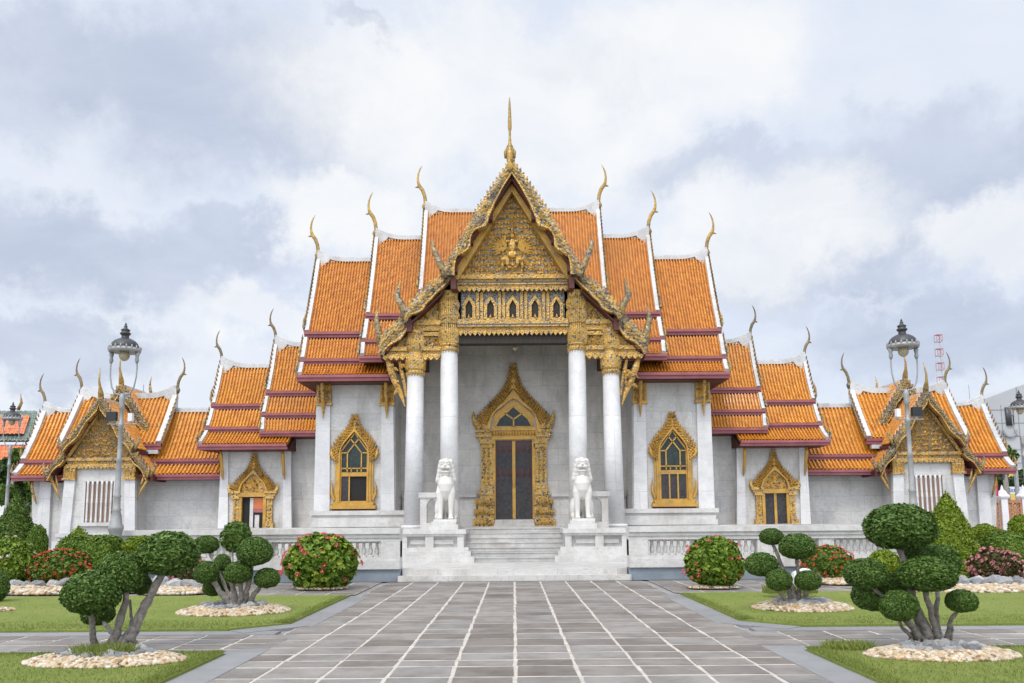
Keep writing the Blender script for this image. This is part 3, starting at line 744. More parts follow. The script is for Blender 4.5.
# ---- porch columns
for s in (-1, 1):
    for kind, dt, db, rt, rb, ytop, ycap in (('in', 64, 64.5, 8.6, 9.8, 351, 292), ('out', 98, 100, 8.2, 10.0, 375, 331)):
        Y = Yc
        xt, zt = XZ(dt, ytop, Y); xb, _ = XZ(db, 528, Y)
        a, b = XZ(rt, ytop, Y)[0], XZ(rb, 528, Y)[0]
        g = MB()
        # twelve-cornered shaft
        def plan(x, r, z):
            q = [(math.cos(2*math.pi*i_/24), math.sin(2*math.pi*i_/24)) for i_ in range(24)]
            return [(s*x+r*u, Y+r*w, z) for u, w in q]
        v = plan(xb, b, Z_POD) + plan(xt, a, zt); n = 24
        g.add(v, [tuple(range(n-1,-1,-1)), tuple(range(n,2*n))]+[(i,(i+1)%n,(i+1)%n+n,i+n) for i in range(n)])
        g.sqlathe([(b*1.12, 0), (b*1.12, .06), (b*1.02, .10)], (s*xb, Y, Z_POD))
        col = part('column', g, M['marble_col'], hall); col.data.polygons.foreach_set('use_smooth', [len(q_.vertices) == 4 for q_ in col.data.polygons])
        # gilded lotus capital in tiers
        g = MB(); zc = ZY(ycap, Y); H = zc-zt; n = 16
        if kind == 'in': prof = [(1.02,0),(1.10,.03),(1.0,.06),(1.16,.09),(1.05,.12),(.95,.20),(1.05,.33),(.98,.36),(.86,.39),(1.0,.42),(.88,.47),(.82,.56),(.96,.68),(.82,.71),(.78,.76),(.92,.88),(1.0,.90),(1.05,1.0)]
        else: prof = [(1.02,0),(1.12,.04),(1.0,.08),(1.16,.12),(1.2,.30),(1.12,.42),(.95,.46),(.9,.50),(1.0,.56),(.85,.60),(.82,.72),(.95,.90),(1.05,.94),(1.05,1.0)]
        g.lathe([(p*a*1.08, q*H) for p, q in prof], (s*xt, Y, zt), 20)
        for q in ((.12,.36),(.45,.3),(.68,.22)) if kind == 'in' else ((.12,.36),(.55,.36)):
            for k in range(14):
                an = math.pi + math.pi*(k+.5)/14; r = a*1.05
                g.tube([(s*xt+r*math.cos(an), Y+r*math.sin(an), zt+H*q[0]), (s*xt+r*1.1*math.cos(an), Y+r*1.1*math.sin(an), zt+H*(q[0]+q[1]*.5)), (s*xt+r*.98*math.cos(an), Y+r*.98*math.sin(an), zt+H*(q[0]+q[1]))], [.05,.055,.008], 5)
        for k in range(20):    # hanging lotus tips below
            an = 2*math.pi*k/20; r = a*1.06; g.tube([(s*xt+r*math.cos(an), Y+r*math.sin(an), zt+.05), (s*xt+r*math.cos(an), Y+r*math.sin(an), zt-.09)], [.045,.006], 5)
        part('capital', g, M['mosaic'], col, False)

# ---- entablature of the porch
def hband(g, dx, y0, y1, Y, dep, back=.6):
    x, zt = XZ(dx, y0, Y); zb = ZY(y1, Y); g.box(-x, x, Y-dep, Y+back, zb, zt)
def teeth(g, x0, x1, z, Y, w, h):
    n = max(1, int(round(abs(x1-x0)/w)))
    for k in range(n):
        x = x0+(x1-x0)*(k+.5)/n; w2 = abs(x1-x0)/n*.46
        g.prism([(x-w2,z),(x-w2,z-h*.45),(x,z-h),(x+w2,z-h*.45),(x+w2,z)], Y-.06, Y+.02)
g = MB()
hband(g, 57, 277, 281, Yc, .34); hband(g, 57, 281, 286, Yc, .24); hband(g, 56, 286, 289, Yc, .18); hband(g, 55, 320, 324, Yc, .20); hband(g, 55, 324, 328, Yc, .28); hband(g, 55, 328, 332, Yc, .18)
x, z = XZ(55, 289, Yc); teeth(g, -x, x, z, Yc-.20, .17, .16); x, z = XZ(54, 332, Yc); teeth(g, -x, x, z, Yc-.2, .17, .18)
ent = part('entablature', g, M['oldgold'], hall)
g = MB()
for y0, y1, dep in ((283.2, 284.6, .245), (325.2, 326.6, .285)):
    hband(g, 55.5, y0, y1, Yc, dep, .1)
part('blue_inlay', g, m_plain('blue_glass_inlay', (.05,.085,.11), .3, .3, 20), ent)
# frieze with five niches
g = MB(); hband(g, 55, 289, 320, Yc, .0, .4); fz = part('frieze', g, M['backing'], hall)
nb, nf = MB(), MB()
for c in (-43.7, -22.2, 0, 22.2, 43.7):
    xc = XZ(c, 310, Yc)[0]; hw = XZ(3.4, 310, Yc)[0]; z0, zs, za = ZY(319, Yc), ZY(306, Yc), ZY(300, Yc)
    nb = MB(); nf = MB(); nb.prism([(xc-hw,z0),(xc+hw,z0),(xc+hw,zs),(xc,za),(xc-hw,zs)], Yc-.012, Yc+.1)
    O = [(0, ZY(295.5,Yc)), (hw*1.9, zs+.05), (hw*1.9, z0)]; I = [(0, za), (hw, zs), (hw, z0)]
    for sg in (-1, 1):
        A = [(xc+sg*p, q) for p, q in O]; B = [(xc+sg*p, q) for p, q in I]
        nf.ring(A, B, Yc-.09, Yc+.02) if sg > 0 else nf.ring(B, A, Yc-.09, Yc+.02)
    nf.box(xc-hw*2, xc+hw*2, Yc-.1, Yc+.02, z0-.05, z0+.03); nf.tube([(xc,Yc-.09,z0+.03),(xc,Yc-.09,z0+.17)], [.06,.004], 6)
    part('niche_shade_panel', nb, M['niche'], fz); part('niche_frame', nf, M['oldgold'], fz)  # flat panel, its near-black colour stands in for shade inside the niche
nf = MB()
for c in (-54, -33, -11, 11, 33, 54):
    for d in (-2.1, 2.1):
        xc = XZ(c+d if abs(c) != 54 else c*.985, 305, Yc)[0]; nf = MB(); nf.box(xc-.05, xc+.05, Yc-.07, Yc+.02, ZY(320,Yc), ZY(292,Yc)); part('frieze_fillet', nf, M['oldgold'], fz)
# porch ceiling
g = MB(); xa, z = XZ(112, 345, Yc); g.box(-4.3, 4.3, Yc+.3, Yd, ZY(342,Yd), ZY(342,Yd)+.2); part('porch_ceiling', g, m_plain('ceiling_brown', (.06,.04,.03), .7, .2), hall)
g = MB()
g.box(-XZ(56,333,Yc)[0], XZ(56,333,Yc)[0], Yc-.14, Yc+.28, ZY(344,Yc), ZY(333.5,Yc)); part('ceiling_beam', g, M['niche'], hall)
# side bays
for s in (-1, 1):
    g = MB()
    def band(d0, d1, y0, y1, dep): 
        a, zt = XZ(d0, y0, Yc); b, zb = XZ(d1, y1, Yc); g.box(s*a, s*b, Yc-dep, Yc+.5, zb, zt)
    band(113, 72, 322, 325.5, .22); band(113, 72, 325.5, 331, .15); band(91, 72, 333, 336, .14); band(132, 72, 348, 351, .20); band(132, 72, 351, 355, .12); band(130, 72, 355, 357, .18)
    a, z = XZ(130, 357, Yc); b = XZ(73, 357, Yc)[0]; teeth(g, s*a, s*b, z, Yc-.18, .20, .17)
    e2 = part('side_beam', g, M['oldgold'], hall)
    g = MB(); a, zt = XZ(128, 331, Yc); b, zb = XZ(72, 356, Yc); g.box(s*a, s*b, Yc-.02, Yc+.4, zb, zt)
    A = [XZ(d, y, Yc) for d, y in ((72,322),(72,298),(90,309),(112,322))]; g.prism([(s*x,z) for x,z in A], Yc-.02, Yc+.4)
    for k in range(60):
        d = random.uniform(75, 88); y = random.uniform(336, 347) if random.random() < .6 else random.uniform(304, 321)
        if y < 322: d = random.uniform(73, 73+ (y-300)*1.2)
        x, z = XZ(d, y, Yc); g.leaf(s*x, Yc-.02, z, random.uniform(0,6.28), .2, .12, .06)
    part('carved_panel', g, M['mosaic'], e2)
    # diagonal bracket outside the outer column
    g = MB()
    P = [(126,359),(123,368),(119,380),(113,392),(108.5,406)]
    pts = [Vector((s*XZ(d,y,Yc-.05)[0], Yc-.05, ZY(y,Yc-.05))) for d, y in P]; g.tube(pts, [.07,.125,.11,.09,.015], 8, .7)
    P = [(114,360),(112,370),(109,384),(107.5,396)]; pts = [Vector((s*XZ(d,y,Yc-.02)[0], Yc-.02, ZY(y,Yc-.02))) for d, y in P]; g.tube(pts, [.05,.075,.06,.03], 8, .7)
    for k in range(10):
        d, y = random.uniform(110,122), random.uniform(362,390); x, z = XZ(d,y,Yc-.12); g.leaf(s*x, Yc-.12, z, random.uniform(3.6,5.6), .26, .13, .06)
    part('eave_bracket', g, M['carved'], hall)

# ---- pediment
g = MB(); A = [XZ(d, y, Yc) for d, y in ((0,186),(57.5,277),(-57.5,277))]; g.prism(A, Yc+.02, Yc+.3)
ped = part('pediment', g, M['backing'], hall)
g = MB()
rows = 15
for r in range(rows):
    y = 274 - r*5.3; half = 53*(y-192)/(277-192) - 1.5
    n = max(1, int(half/3.0)); 
    for k in range(n+1):
        d = half*k/max(n,1)
        for sg in ((-1, 1) if k else (1,)):
            x, z = XZ(d+random.uniform(-.4,.4), y+random.uniform(-.8,.8), Yc)
            an = random.choice((math.pi/2, .9, 2.2, .3, 2.7, -.5))
            an = an if sg > 0 else math.pi-an
            ln = random.uniform(.17, .27); g.leaf(sg*x - math.cos(an)*ln*.4, Yc+.02, z-math.sin(an)*ln*.4, an, ln, ln*.62, random.uniform(.05,.13))
            if random.random() < .5: g.ball((sg*x, Yc-.0, z-.05), (.05,.05,.05), 6, 4)
part('scroll_carving', g, M['pedgold'], ped)
# winged figure relief in the middle
g = MB()
def bl(d, y, rx, rz, ry=.09, yo=-.08):
    for sg in ((-1, 1) if d else (1,)):
        x, z = XZ(d, y, Yc); g.ball((sg*x, Yc+yo, z), (rx, ry, rz), 8, 6)
bl(0,246,.13,.24,.12); bl(0,236.5,.075,.09,.10); bl(0,231,.045,.12,.07); bl(0,225,.02,.16,.05); bl(0,255,.19,.13,.12)
bl(4.5,242,.10,.05); bl(7.5,239,.05,.12); bl(5,262,.07,.18); bl(8.5,260,.12,.07); bl(10,266,.05,.14); bl(3,268,.08,.05)
for sg in (-1, 1):
    for k in range(9):      # wing feathers
        a = math.radians(-28 + k*13); x, z = XZ(6, 249, Yc); an = a if sg > 0 else math.pi - a
        g.leaf(sg*x, Yc-.07, z, an, .62-.02*abs(k-4), .13, .07)
    for k in range(5):
        a = math.radians(-80 + k*14); x, z = XZ(4, 256, Yc); an = a if sg > 0 else math.pi - a
        g.leaf(sg*x, Yc-.06, z, an, .42, .11, .06)
part('figure_relief', g, M['pedgold'], ped, False)
# gold raking boards
g = MB()
for sg in (-1, 1):
    Yr_ = Yc-.42; A = [XZ(d, y, Yr_) for d, y in ((0,177),(63,279))]; B = [XZ(d, y, Yr_) for d, y in ((0,191.5),(54.5,279))]
    A = [(sg*x,z) for x,z in resample(A,6)]; B = [(sg*x,z) for x,z in resample(B,6)]
    g.ring(A, B, Yr_, Yc+.05) if sg > 0 else g.ring(B, A, Yr_, Yc+.05)
part('raking_board', g, M['gold'], ped)

# ---- porch roof: three overlapping naga bargeboards a side
def barge(parent, s, outer, inner, Y, th, fins=14, x0=0.0, fin_len=.26, mat='naga', edge=.22):
    n = 26
    O = resample([XZ(d, y, Y) for d, y in outer], n); I = resample([XZ(d, y, Y) for d, y in inner], n)
    g = MB(); f = lambda P: [(x0+s*x, z) for x, z in P]
    mid = [((o[0]*(1-edge)+i[0]*edge), (o[1]*(1-edge)+i[1]*edge)) for o, i in zip(O, I)]
    low = [((o[0]*.16+i[0]*.84), (o[1]*.16+i[1]*.84)) for o, i in zip(O, I)]
    def rg(A, B, d, gg):
        A, B = f(A), f(B); gg.ring(A, B, Y-d, Y+th) if s > 0 else gg.ring(B, A, Y-d, Y+th)
    rg(mid, low, .06, g); rg(O, mid, .02, g)
    part('bargeboard', g, M[mat], parent); b = parent
    g = MB(); rg(low, I, .10, g); part('gold_edge', g, M['oldgold'], b)
    g = MB()
    for i in range(fins):        # flame fins along the back of the naga
        t = (i+.5)/fins*(n-1); k = int(t); u = t-k; p = Vector(O[k]).lerp(Vector(O[min(k+1,n-1)]), u); dv = Vector(O[min(k+1,n-1)])-Vector(O[k]); dv.normalize()
        nx, nz = -dv.y, dv.x
        if nz < 0: nx, nz = -nx, -nz
        nx, nz = nx*.55-dv.x*.35, nz*.75-dv.y*.45+.2; L = math.hypot(nx, nz); nx, nz = nx/L, nz/L
        w = fin_len*.36
        pl = [(p.x+dv.x*w, p.y+dv.y*w), (p.x+dv.x*w*.8+nx*fin_len*.4, p.y+dv.y*w*.8+nz*fin_len*.4), (p.x+nx*fin_len*.85, p.y+nz*fin_len*.85), (p.x-dv.x*w+nx*fin_len*.3, p.y-dv.y*w+nz*fin_len*.3), (p.x-dv.x*w, p.y-dv.y*w), (p.x-nx*.12, p.y-nz*.12)]
        g.prism(f(pl), Y+.0, Y+th*.6)
    for i in range(int(fins*2.2)):  # raised scales on the face
        t = (i+.5)/(fins*2.2)*(n-1); k = int(t)
        for q in (.36, .58):
            p = Vector(O[k]).lerp(Vector(I[k]), q + random.uniform(-.05,.05)); an = math.atan2(O[min(k+1,n-1)][1]-O[k][1], O[min(k+1,n-1)][0]-O[k][0]) + random.uniform(-.4,.4)
            a = an if s > 0 else math.pi-an
            g.leaf(x0+s*p.x, Y-.06, p.y, a, fin_len*.8, fin_len*.55, .05)
    part('flame_fin', g, M[mat], b)
    return b
def horn(parent, s, P, Y, rad, x0=0.0, mat='naga', name='naga_finial'):
    g = MB(); pts = [Vector((x0+s*XZ(d,y,Y)[0], Y+.08, ZY(y,Y))) for d, y in P]
    g.tube(pts, [r for r in rad], 8, .7)
    for i in range(1, len(pts)-1):
        q = pts[i]; g.tube([q, q+Vector((s*rad[i]*.7,0,rad[i]*.7)), q+Vector((s*rad[i]*.95,0,rad[i]*1.7))], [rad[i]*.6,rad[i]*.4,.004], 5)
    return part(name, g, M[mat], parent, True)
proof = MB()
Yb = 28.9
prf = part('porch_roof', (lambda m: (m.box(-.1,.1,Yb+.2,34.2,ZY(168,Yb)-.12,ZY(168,Yb)+.05), m)[1])(MB()), M['ridge'], hall)
for s in (-1, 1):
    barge(prf, s, [(0,162),(16,184),(33.5,210),(48.5,238),(58,253),(70,274)],
          [(0,174),(9,188),(17,203),(23,217),(25,226),(31,228),(38,230),(41.5,237),(42,247),(48,253),(55,255),(57.5,263),(58,275)], Yb, .25, 24)
    horn(prf, s, [(66,276),(72,264),(77,252),(80,244),(79,238)], Yb, [.14,.12,.10,.075,.012], mat='nagadark')
    barge(prf, s, [(62,269),(70,277),(82,285),(91,292),(103,306),(109,319)],
          [(62,280),(70,288),(77,294),(81,299),(86,303),(90,310),(97,314),(104,315),(106,321)], Yb+.3, .25, 12)
    horn(prf, s, [(108,318),(111,306),(117,295),(115,287),(113,278)], Yb+.3, [.14,.13,.12,.07,.01], mat='nagadark')
    barge(prf, s, [(101,313),(113,321),(125,331),(134,342),(134,354)],
          [(104,327),(108,333),(113,340),(119,343),(124,346),(128,350),(131,355)], Yb+.6, .25, 9)
    horn(prf, s, [(133,345),(135,332),(137,322),(137,314),(135,306)], Yb+.6, [.14,.13,.11,.065,.01], mat='nagadark')
    # roof skins with tiles, red soffit lining, purlin ends
    g = MB(); sf = MB()
    for (d0,y0),(d1,y1),ya in (((0,168),(70,272),Yb),((70,282),(108,318),Yb+.3),((106,322),(134,350),Yb+.6)):
        x0, z0 = XZ(d0,y0,ya); x1, z1 = XZ(d1,y1,ya)
        a, b, c, d = Vector((s*x0,ya+.2,z0)), Vector((s*x0,33.6,z0)), Vector((s*x1,33.6,z1)), Vector((s*x1,ya+.2,z1))
        tiles(g, a, b, c, d, .16, .2); slab(g, a, b, c, d)
        o = Vector((0,0,-.28)); sf.mi = 0
        slab(sf, a+o-Vector((0,.12,0)), b+o, c+o, d+o-Vector((0,.12,0)), .06, 0)
    for d, y in ((21,214),(41,237),(57,266),(58,283),(103,326),(129,352)):
        Yk = Yb+.12 if d < 60 else (Yb+.42 if d < 104 else Yb+.7)
        x, z = XZ(d+1.5, y, Yk); sf.box(s*(x-.11), s*(x+.08), Yk-.02, Yc+.1, z-.2, z+.2)
    part('roof_tiles', g, [M['tile'], M['underslab']], prf); part('red_soffit', sf, M['redpaint'], prf)
# central spire finial
g = MB(); zb = ZY(165, Yb); S = XZ(1, 130, Yb)[0]
y2z = lambda y: ZY(y, Yb)-0
g.lathe([(r*S, y2z(y)) for r, y in ((2.6,164),(3.4,160),(3.6,156),(3.1,152),(2.2,147),(1.7,143),(1.2,138),(1.15,132),(1.3,131),(2.0,128),(1.8,120),(1.4,110),(.9,102),(.25,97))], (-.06, Yb, 0), 12)
for sg in (-1,1):
    g.tube([(-.06+sg*.14,Yb,y2z(158)),(-.06+sg*.17,Yb,y2z(152)),(-.06+sg*.08,Yb,y2z(145))], [.06,.05,.01], 6)
g.leaf(-.06,Yb-.18,y2z(172),math.pi/2,.4,.26,.08)
part('spire_finial', g, M['chofagold'], prf, True)

# ---- front door
Y = Yd
root, x0 = surround(hall, 1, 0, Y, [(0,363),(2.5,375),(7,387),(15,397),(24,406),(32,414),(36.5,420),(38,428)],
                    [(0,399),(4,401),(10,406),(18,412),(21,417),(22,422),(23,426),(23,430)], 430, 'door_surround', 11, cap=ZY(419,Y))
for sg in (-1, 1):     # side curls at the shoulders, pillars and stepped bases
    g = MB()
    P = [(33,428),(37,424),(39.5,418),(40,410)]; g.tube([(sg*XZ(d,y,Y-.1)[0],Y-.12,ZY(y,Y-.1)) for d,y in P],[.16,.13,.09,.01],7)
    bands = [(38,22,430,432.5,.26),(36,22,432.5,435,.20),(38,22,435,437.5,.28),(35,20,437.5,440,.2),(33.5,20,440,444,.24),(33,20,444,448,.18),(32.5,20,448,486,.15),(33.5,20,486,490,.2),(35,20,490,495,.24),(34,20,495,499,.2),(38,20,499,505,.3),(36,20,505,509,.25),(40,20,509,514,.34),(37,20,514,518,.28),(40.5,20,518,527,.36)]
    for a, b, y0, y1, dep in bands:
        xa, zt = XZ(a,y0,Y); xb, zb = XZ(b,y1,Y); g.box(sg*xa, sg*xb, Y-dep, Y+.05, zb, zt)
    for y0 in (500, 510, 521):
        for k in range(5):
            x, z = XZ(23+k*3.6, y0+5, Y); g.leaf(sg*x, Y-.36, z, math.pi/2, .26, .16, .07)
    for k in range(9):
        for d in (24, 28.5):
            x, z = XZ(d+1, 450+k*4.2, Y); g.leaf(sg*x, Y-.15, z, math.pi/2, .17, .14, .05)
    part('door_pillar', g, M['mosaic'], root)
g = MB()
xa, zt = XZ(22,428,Y); xb, zb = XZ(22,431,Y); g.box(-xa,xa,Y-.2,Y+.05,zb,zt); g.box(-xa,xa,Y-.13,Y+.05,ZY(437,Y),zb); g.box(-xa,xa,Y-.22,Y+.05,ZY(440,Y),ZY(437,Y))
for k in range(16): x = -xa+2*xa*(k+.5)/16; g.leaf(x, Y-.13, ZY(436.5,Y), math.pi/2, .2, .1, .04)
for sg in (-1,1):
    a, b = XZ(21,440,Y)[0], XZ(18.2,440,Y)[0]; g.box(sg*a,sg*b,Y-.18,Y+.05,ZY(519,Y),ZY(440,Y))
a = XZ(18,408,Y)[0]
mullions(g, 0, Y-.06, [((-a,ZY(426,Y)),(-a*.8,ZY(419,Y))),((a,ZY(426,Y)),(a*.8,ZY(419,Y))),((-a*.8,ZY(419,Y)),(0,ZY(406.5,Y))),((a*.8,ZY(419,Y)),(0,ZY(406.5,Y))),((-a,ZY(427,Y)),(a,ZY(427,Y))),((-a*.48,ZY(413.5,Y)),(0,ZY(419.5,Y))),((a*.48,ZY(413.5,Y)),(0,ZY(419.5,Y))),((0,ZY(419.5,Y)),(0,ZY(427,Y)))], .055)
part('door_frame', g, M['gold'], root)
g = MB(); A = [XZ(d,y,Y) for d,y in ((-21,428),(21,428),(19,413),(0,400),(-19,413))]; g.prism(A, Y-.03, Y-.005); part('transom_surround', g, M['gold'], root)
g = MB(); A = [XZ(d,y,Y) for d,y in ((-18.5,427.5),(18.5,427.5),(15,420),(0,407),(-15,420))]; g.prism(A, Y-.05, Y-.032); part('transom_pane', g, M['glass'], root)
for sg in (-1, 1):
    g = MB(); a, b = XZ(1.2,480,Y)[0], XZ(18.3,480,Y)[0]; g.box(sg*a, sg*b, Y-.04, Y-.004, ZY(519,Y), ZY(441,Y)); lf = part('door_leaf', g, M['panel'], root)
    g = MB()
    for k in range(3):      # faint dark-red tracery along the leaf
        xx = a+(b-a)*(k+.5)/3
        for zz in (ZY(446,Y), ZY(470,Y)): g.leaf(sg*xx, Y-.04, zz-.3, math.pi/2, .45, .2, .02)
    g.box(sg*a, sg*b, Y-.05, Y-.035, ZY(446,Y), ZY(441,Y)); g.box(sg*(b-.06), sg*b, Y-.055, Y-.035, ZY(519,Y), ZY(446,Y)); part('leaf_tracery', g, M['tracery'], root)
g = MB(); a = XZ(1.3,480,Y)[0]; g.box(-a-.01,a+.01,Y-.09,Y,ZY(519,Y),ZY(441,Y)); g.ball((0,Y-.1,ZY(483,Y)),(.06,.04,.22),8,6); part('meeting_stile', g, M['gold'], root)
g = MB(); a = XZ(20,520,Y)[0]; g.box(-a,a,Y-.55,Y+.1,ZY(527,Y),ZY(523.5,Y)); g.box(-a*.97,a*.97,Y-.38,Y+.1,ZY(523.5,Y),ZY(519.5,Y)); part('threshold', g, M['marble_step'], root)

# ---- hall windows
def hall_window(s, open_):
    global YOFF
    Y = Yw; YOFF = 158*ROLL
    dxc = 158.7 if s < 0 else 158.5
    root, x0 = surround(hall, s, dxc, Y, [(0,414),(2,422),(6,429),(13,436),(19,444),(22,451),(21,456),(19,460),(19,490),(20,500),(22,505)],
                        [(0,432),(3,435),(8,441),(12.5,447),(13.6,452),(13.8,458),(13.8,470),(13.8,480),(13.8,490),(13.8,497),(13.8,502)], 505, 'window_surround', 13, cap=ZY(456,Y))
    sc = XZ(1,460,Y)[0]; z = lambda y: ZY(y, Y)
    g = MB()
    w = 13.8*sc
    g.box(x0-22.5*sc,x0+22.5*sc,Y-.28,Y+.05,z(509),z(505.5)); g.box(x0-20*sc,x0+20*sc,Y-.2,Y+.05,z(505.5),z(502)); 
    g.box(x0-w,x0+w,Y-.10,Y+.02,z(476.5),z(472.5)); g.box(x0-w,x0+w,Y-.10,Y+.02,z(503),z(501))
    for sg in (-1,1): 
        g.box(x0+sg*w,x0+sg*(w-1.3*sc),Y-.11,Y+.02,z(502),z(452))
        g.tube([(x0+sg*d*sc,Y-.12,z(y)) for d,y in ((19,500),(21.5,494),(22,487),(21,481))],[.06,.06,.04,.01],6)
        g.tube([(x0+sg*d*sc,Y-.12,z(y)) for d,y in ((20.5,459),(22.5,454),(23,448))],[.07,.07,.01],6)
    part('window_frame', g, M['gold'], root)
    g = MB(); g.box(x0-21*sc,x0+21*sc,Y-.16,Y+.05,z(511.5),z(509)); part('red_sill', g, M['doorred'], root)
    g = MB(); g.prism([(x0+p*sc,z(y)) for p,y in ((-13.8,474),(13.8,474),(13.8,452),(8,440),(0,431),(-8,440),(-13.8,452))], Y-.03, Y-.004); part('upper_pane', g, M['glass'], root)
    g = MB(); S = lambda p, y: (p*sc, z(y))
    mullions(g, x0, Y-.06, [(S(-7,472),S(-7,453)),(S(7,472),S(7,453)),(S(-7,453),S(0,444)),(S(7,453),S(0,444)),(S(-13.5,468.5),S(13.5,468.5)),(S(-13.5,453),S(-7,453)),(S(7,453),S(13.5,453)),(S(0,444),S(-5,438)),(S(0,444),S(5,438)),(S(-13.5,452),S(0,433)),(S(13.5,452),S(0,433)),(S(-3,472),S(-3,468.5)),(S(3,472),S(3,468.5))], .045)
    part('glazing_bar', g, M['gold'], root)
    if open_:
        g = MB(); g.box(x0-w,x0+w,Y-.02,Y-.004,z(501),z(476)); part('unlit_opening_sheet', g, M['dark'], root)  # flat dark sheet on the wall in place of the unlit room
        g = MB(); g.box(x0-12.3*sc,x0-5.2*sc,Y-.06,Y-.03,z(500.5),z(477)); part('casement', g, M['panel'], root)
        g = MB(); g.box(x0-5.4*sc,x0-4.1*sc,Y-.09,Y-.02,z(501),z(476.5)); part('stile', g, M['gold'], root)
    else:
        for p in (-8.4, 0, 8.4):
            g = MB(); g.box(x0+(p-3.6)*sc,x0+(p+3.6)*sc,Y-.05,Y-.01,z(501),z(476.5)); part('casement', g, M['panel'], root)
        g = MB()
        for p in (-4.2, 4.2): g.box(x0+(p-.7)*sc,x0+(p+.7)*sc,Y-.09,Y-.01,z(501),z(476.5))
        part('stile', g, M['gold'], root)
hall_window(-1, True); hall_window(1, False); YOFF = 0.0
# ---- side doors in the outer wings
def side_door(s, open_):
    global YOFF
    Y = 33.6; YOFF = 259*ROLL
    dxc = 259
    root, x0 = surround(hall, s, dxc, Y, [(0,453),(2,462),(6,470),(13,477),(19,484),(23,490),(23.5,494)],
                        [(0,474),(3,476),(7,480),(11,484),(12,488),(12.6,491),(12.6,494)], 494, 'door_surround', 9, cap=ZY(489,Y))
    sc = XZ(1,490,Y)[0]; z = lambda y: ZY(y, Y)
    for sg in (-1,1):
        g = MB(); g.tube([(x0+sg*d*sc,Y-.12,z(y)) for d,y in ((21,493),(24,489),(24,482))],[.1,.08,.01],6)
        for a,b,y0,y1,dep in ((24,12,491,493.5,.24),(22.5,12,493.5,496,.18),(21,13,496,499,.2),(19.5,14,499,520,.13),(20,14,520,523,.18),(21.5,14,523,529,.24)):
            g.box(x0+sg*a*sc, x0+sg*b*sc, Y-dep, Y+.05, z(y1), z(y0))
        for k in range(5): g.leaf(x0+sg*17*sc, Y-.13, z(503+k*4), math.pi/2, .18, .14, .05)
        part('door_pillar', g, M['mosaic'], root)
    g = MB(); g.box(x0-13.5*sc,x0+13.5*sc,Y-.2,Y+.05,z(497),z(492.5))
    for sg in (-1,1): g.box(x0+sg*13.6*sc,x0+sg*10.6*sc,Y-.16,Y+.05,z(529),z(497))
    part('door_frame', g, M['gold'], root)
    g = MB(); g.prism([(x0+p*sc,z(y)) for p,y in ((-12,492),(12,492),(11,484),(0,475),(-11,484))], Y-.04, Y-.004)
    for k in range(26):
        y = random.uniform(480,490.5); p = random.uniform(-1,1)*(y-474)*.6; g.leaf(x0+p*sc, Y-.04, z(y), random.uniform(0,6.28), .16, .1, .05)
    part('tympanum', g, M['carved'], root)
    if open_:
        g = MB(); g.box(x0-10.6*sc,x0+10.6*sc,Y-.012,Y+.05,z(529),z(497)); part('unlit_opening_sheet', g, M['dark'], root)  # dark sheet painted as the unlit inside of the open doorway
        g = MB(); g.box(x0-3.2*sc,x0+.2*sc,Y-.05,Y-.014,z(529),z(498)); g.box(x0+1.8*sc,x0+6.2*sc,Y-.03,Y-.014,z(529),z(515)); part('inner_wall', g, M['marble'], root)
        g = MB(); g.box(x0+.4*sc,x0+10.4*sc,Y-.03,Y-.014,z(509),z(498)); part('inner_roof', g, M['farorange'], root)
        g = MB(); g.box(x0+.4*sc,x0+10.4*sc,Y-.035,Y-.014,z(512.5),z(509.2)); part('inner_fascia', g, M['fascia'], root)
    else:
        for sg in (-1,1):
            g = MB(); g.box(x0+sg*1.3*sc,x0+sg*10.6*sc,Y-.05,Y-.004,z(529),z(497)); part('door_leaf', g, M['panel'], root)
        g = MB(); g.box(x0-1.3*sc,x0+1.3*sc,Y-.1,Y,z(529),z(497)); part('meeting_stile', g, M['gold'], root)
side_door(-1, True); side_door(1, False); YOFF = 0.0

# hanging lamp in the porch
lt = thing('hanging_lamp', 'small lamp hanging from the porch ceiling above the front door', 'lamp', (0.07, 30.6, ZY(343,30.6)))
g = MB(); zc = ZY(343,30.6); g.tube([(.07,30.6,zc),(.07,30.6,zc-.12)], .01, 6); part('rod', g, M['black'], lt)
g = MB(); g.lathe([(.05,-.12),(.12,-.17),(.11,-.21),(.03,-.28)], (.07,30.6,zc), 12); part('shade', g, M['globe'], lt, True)

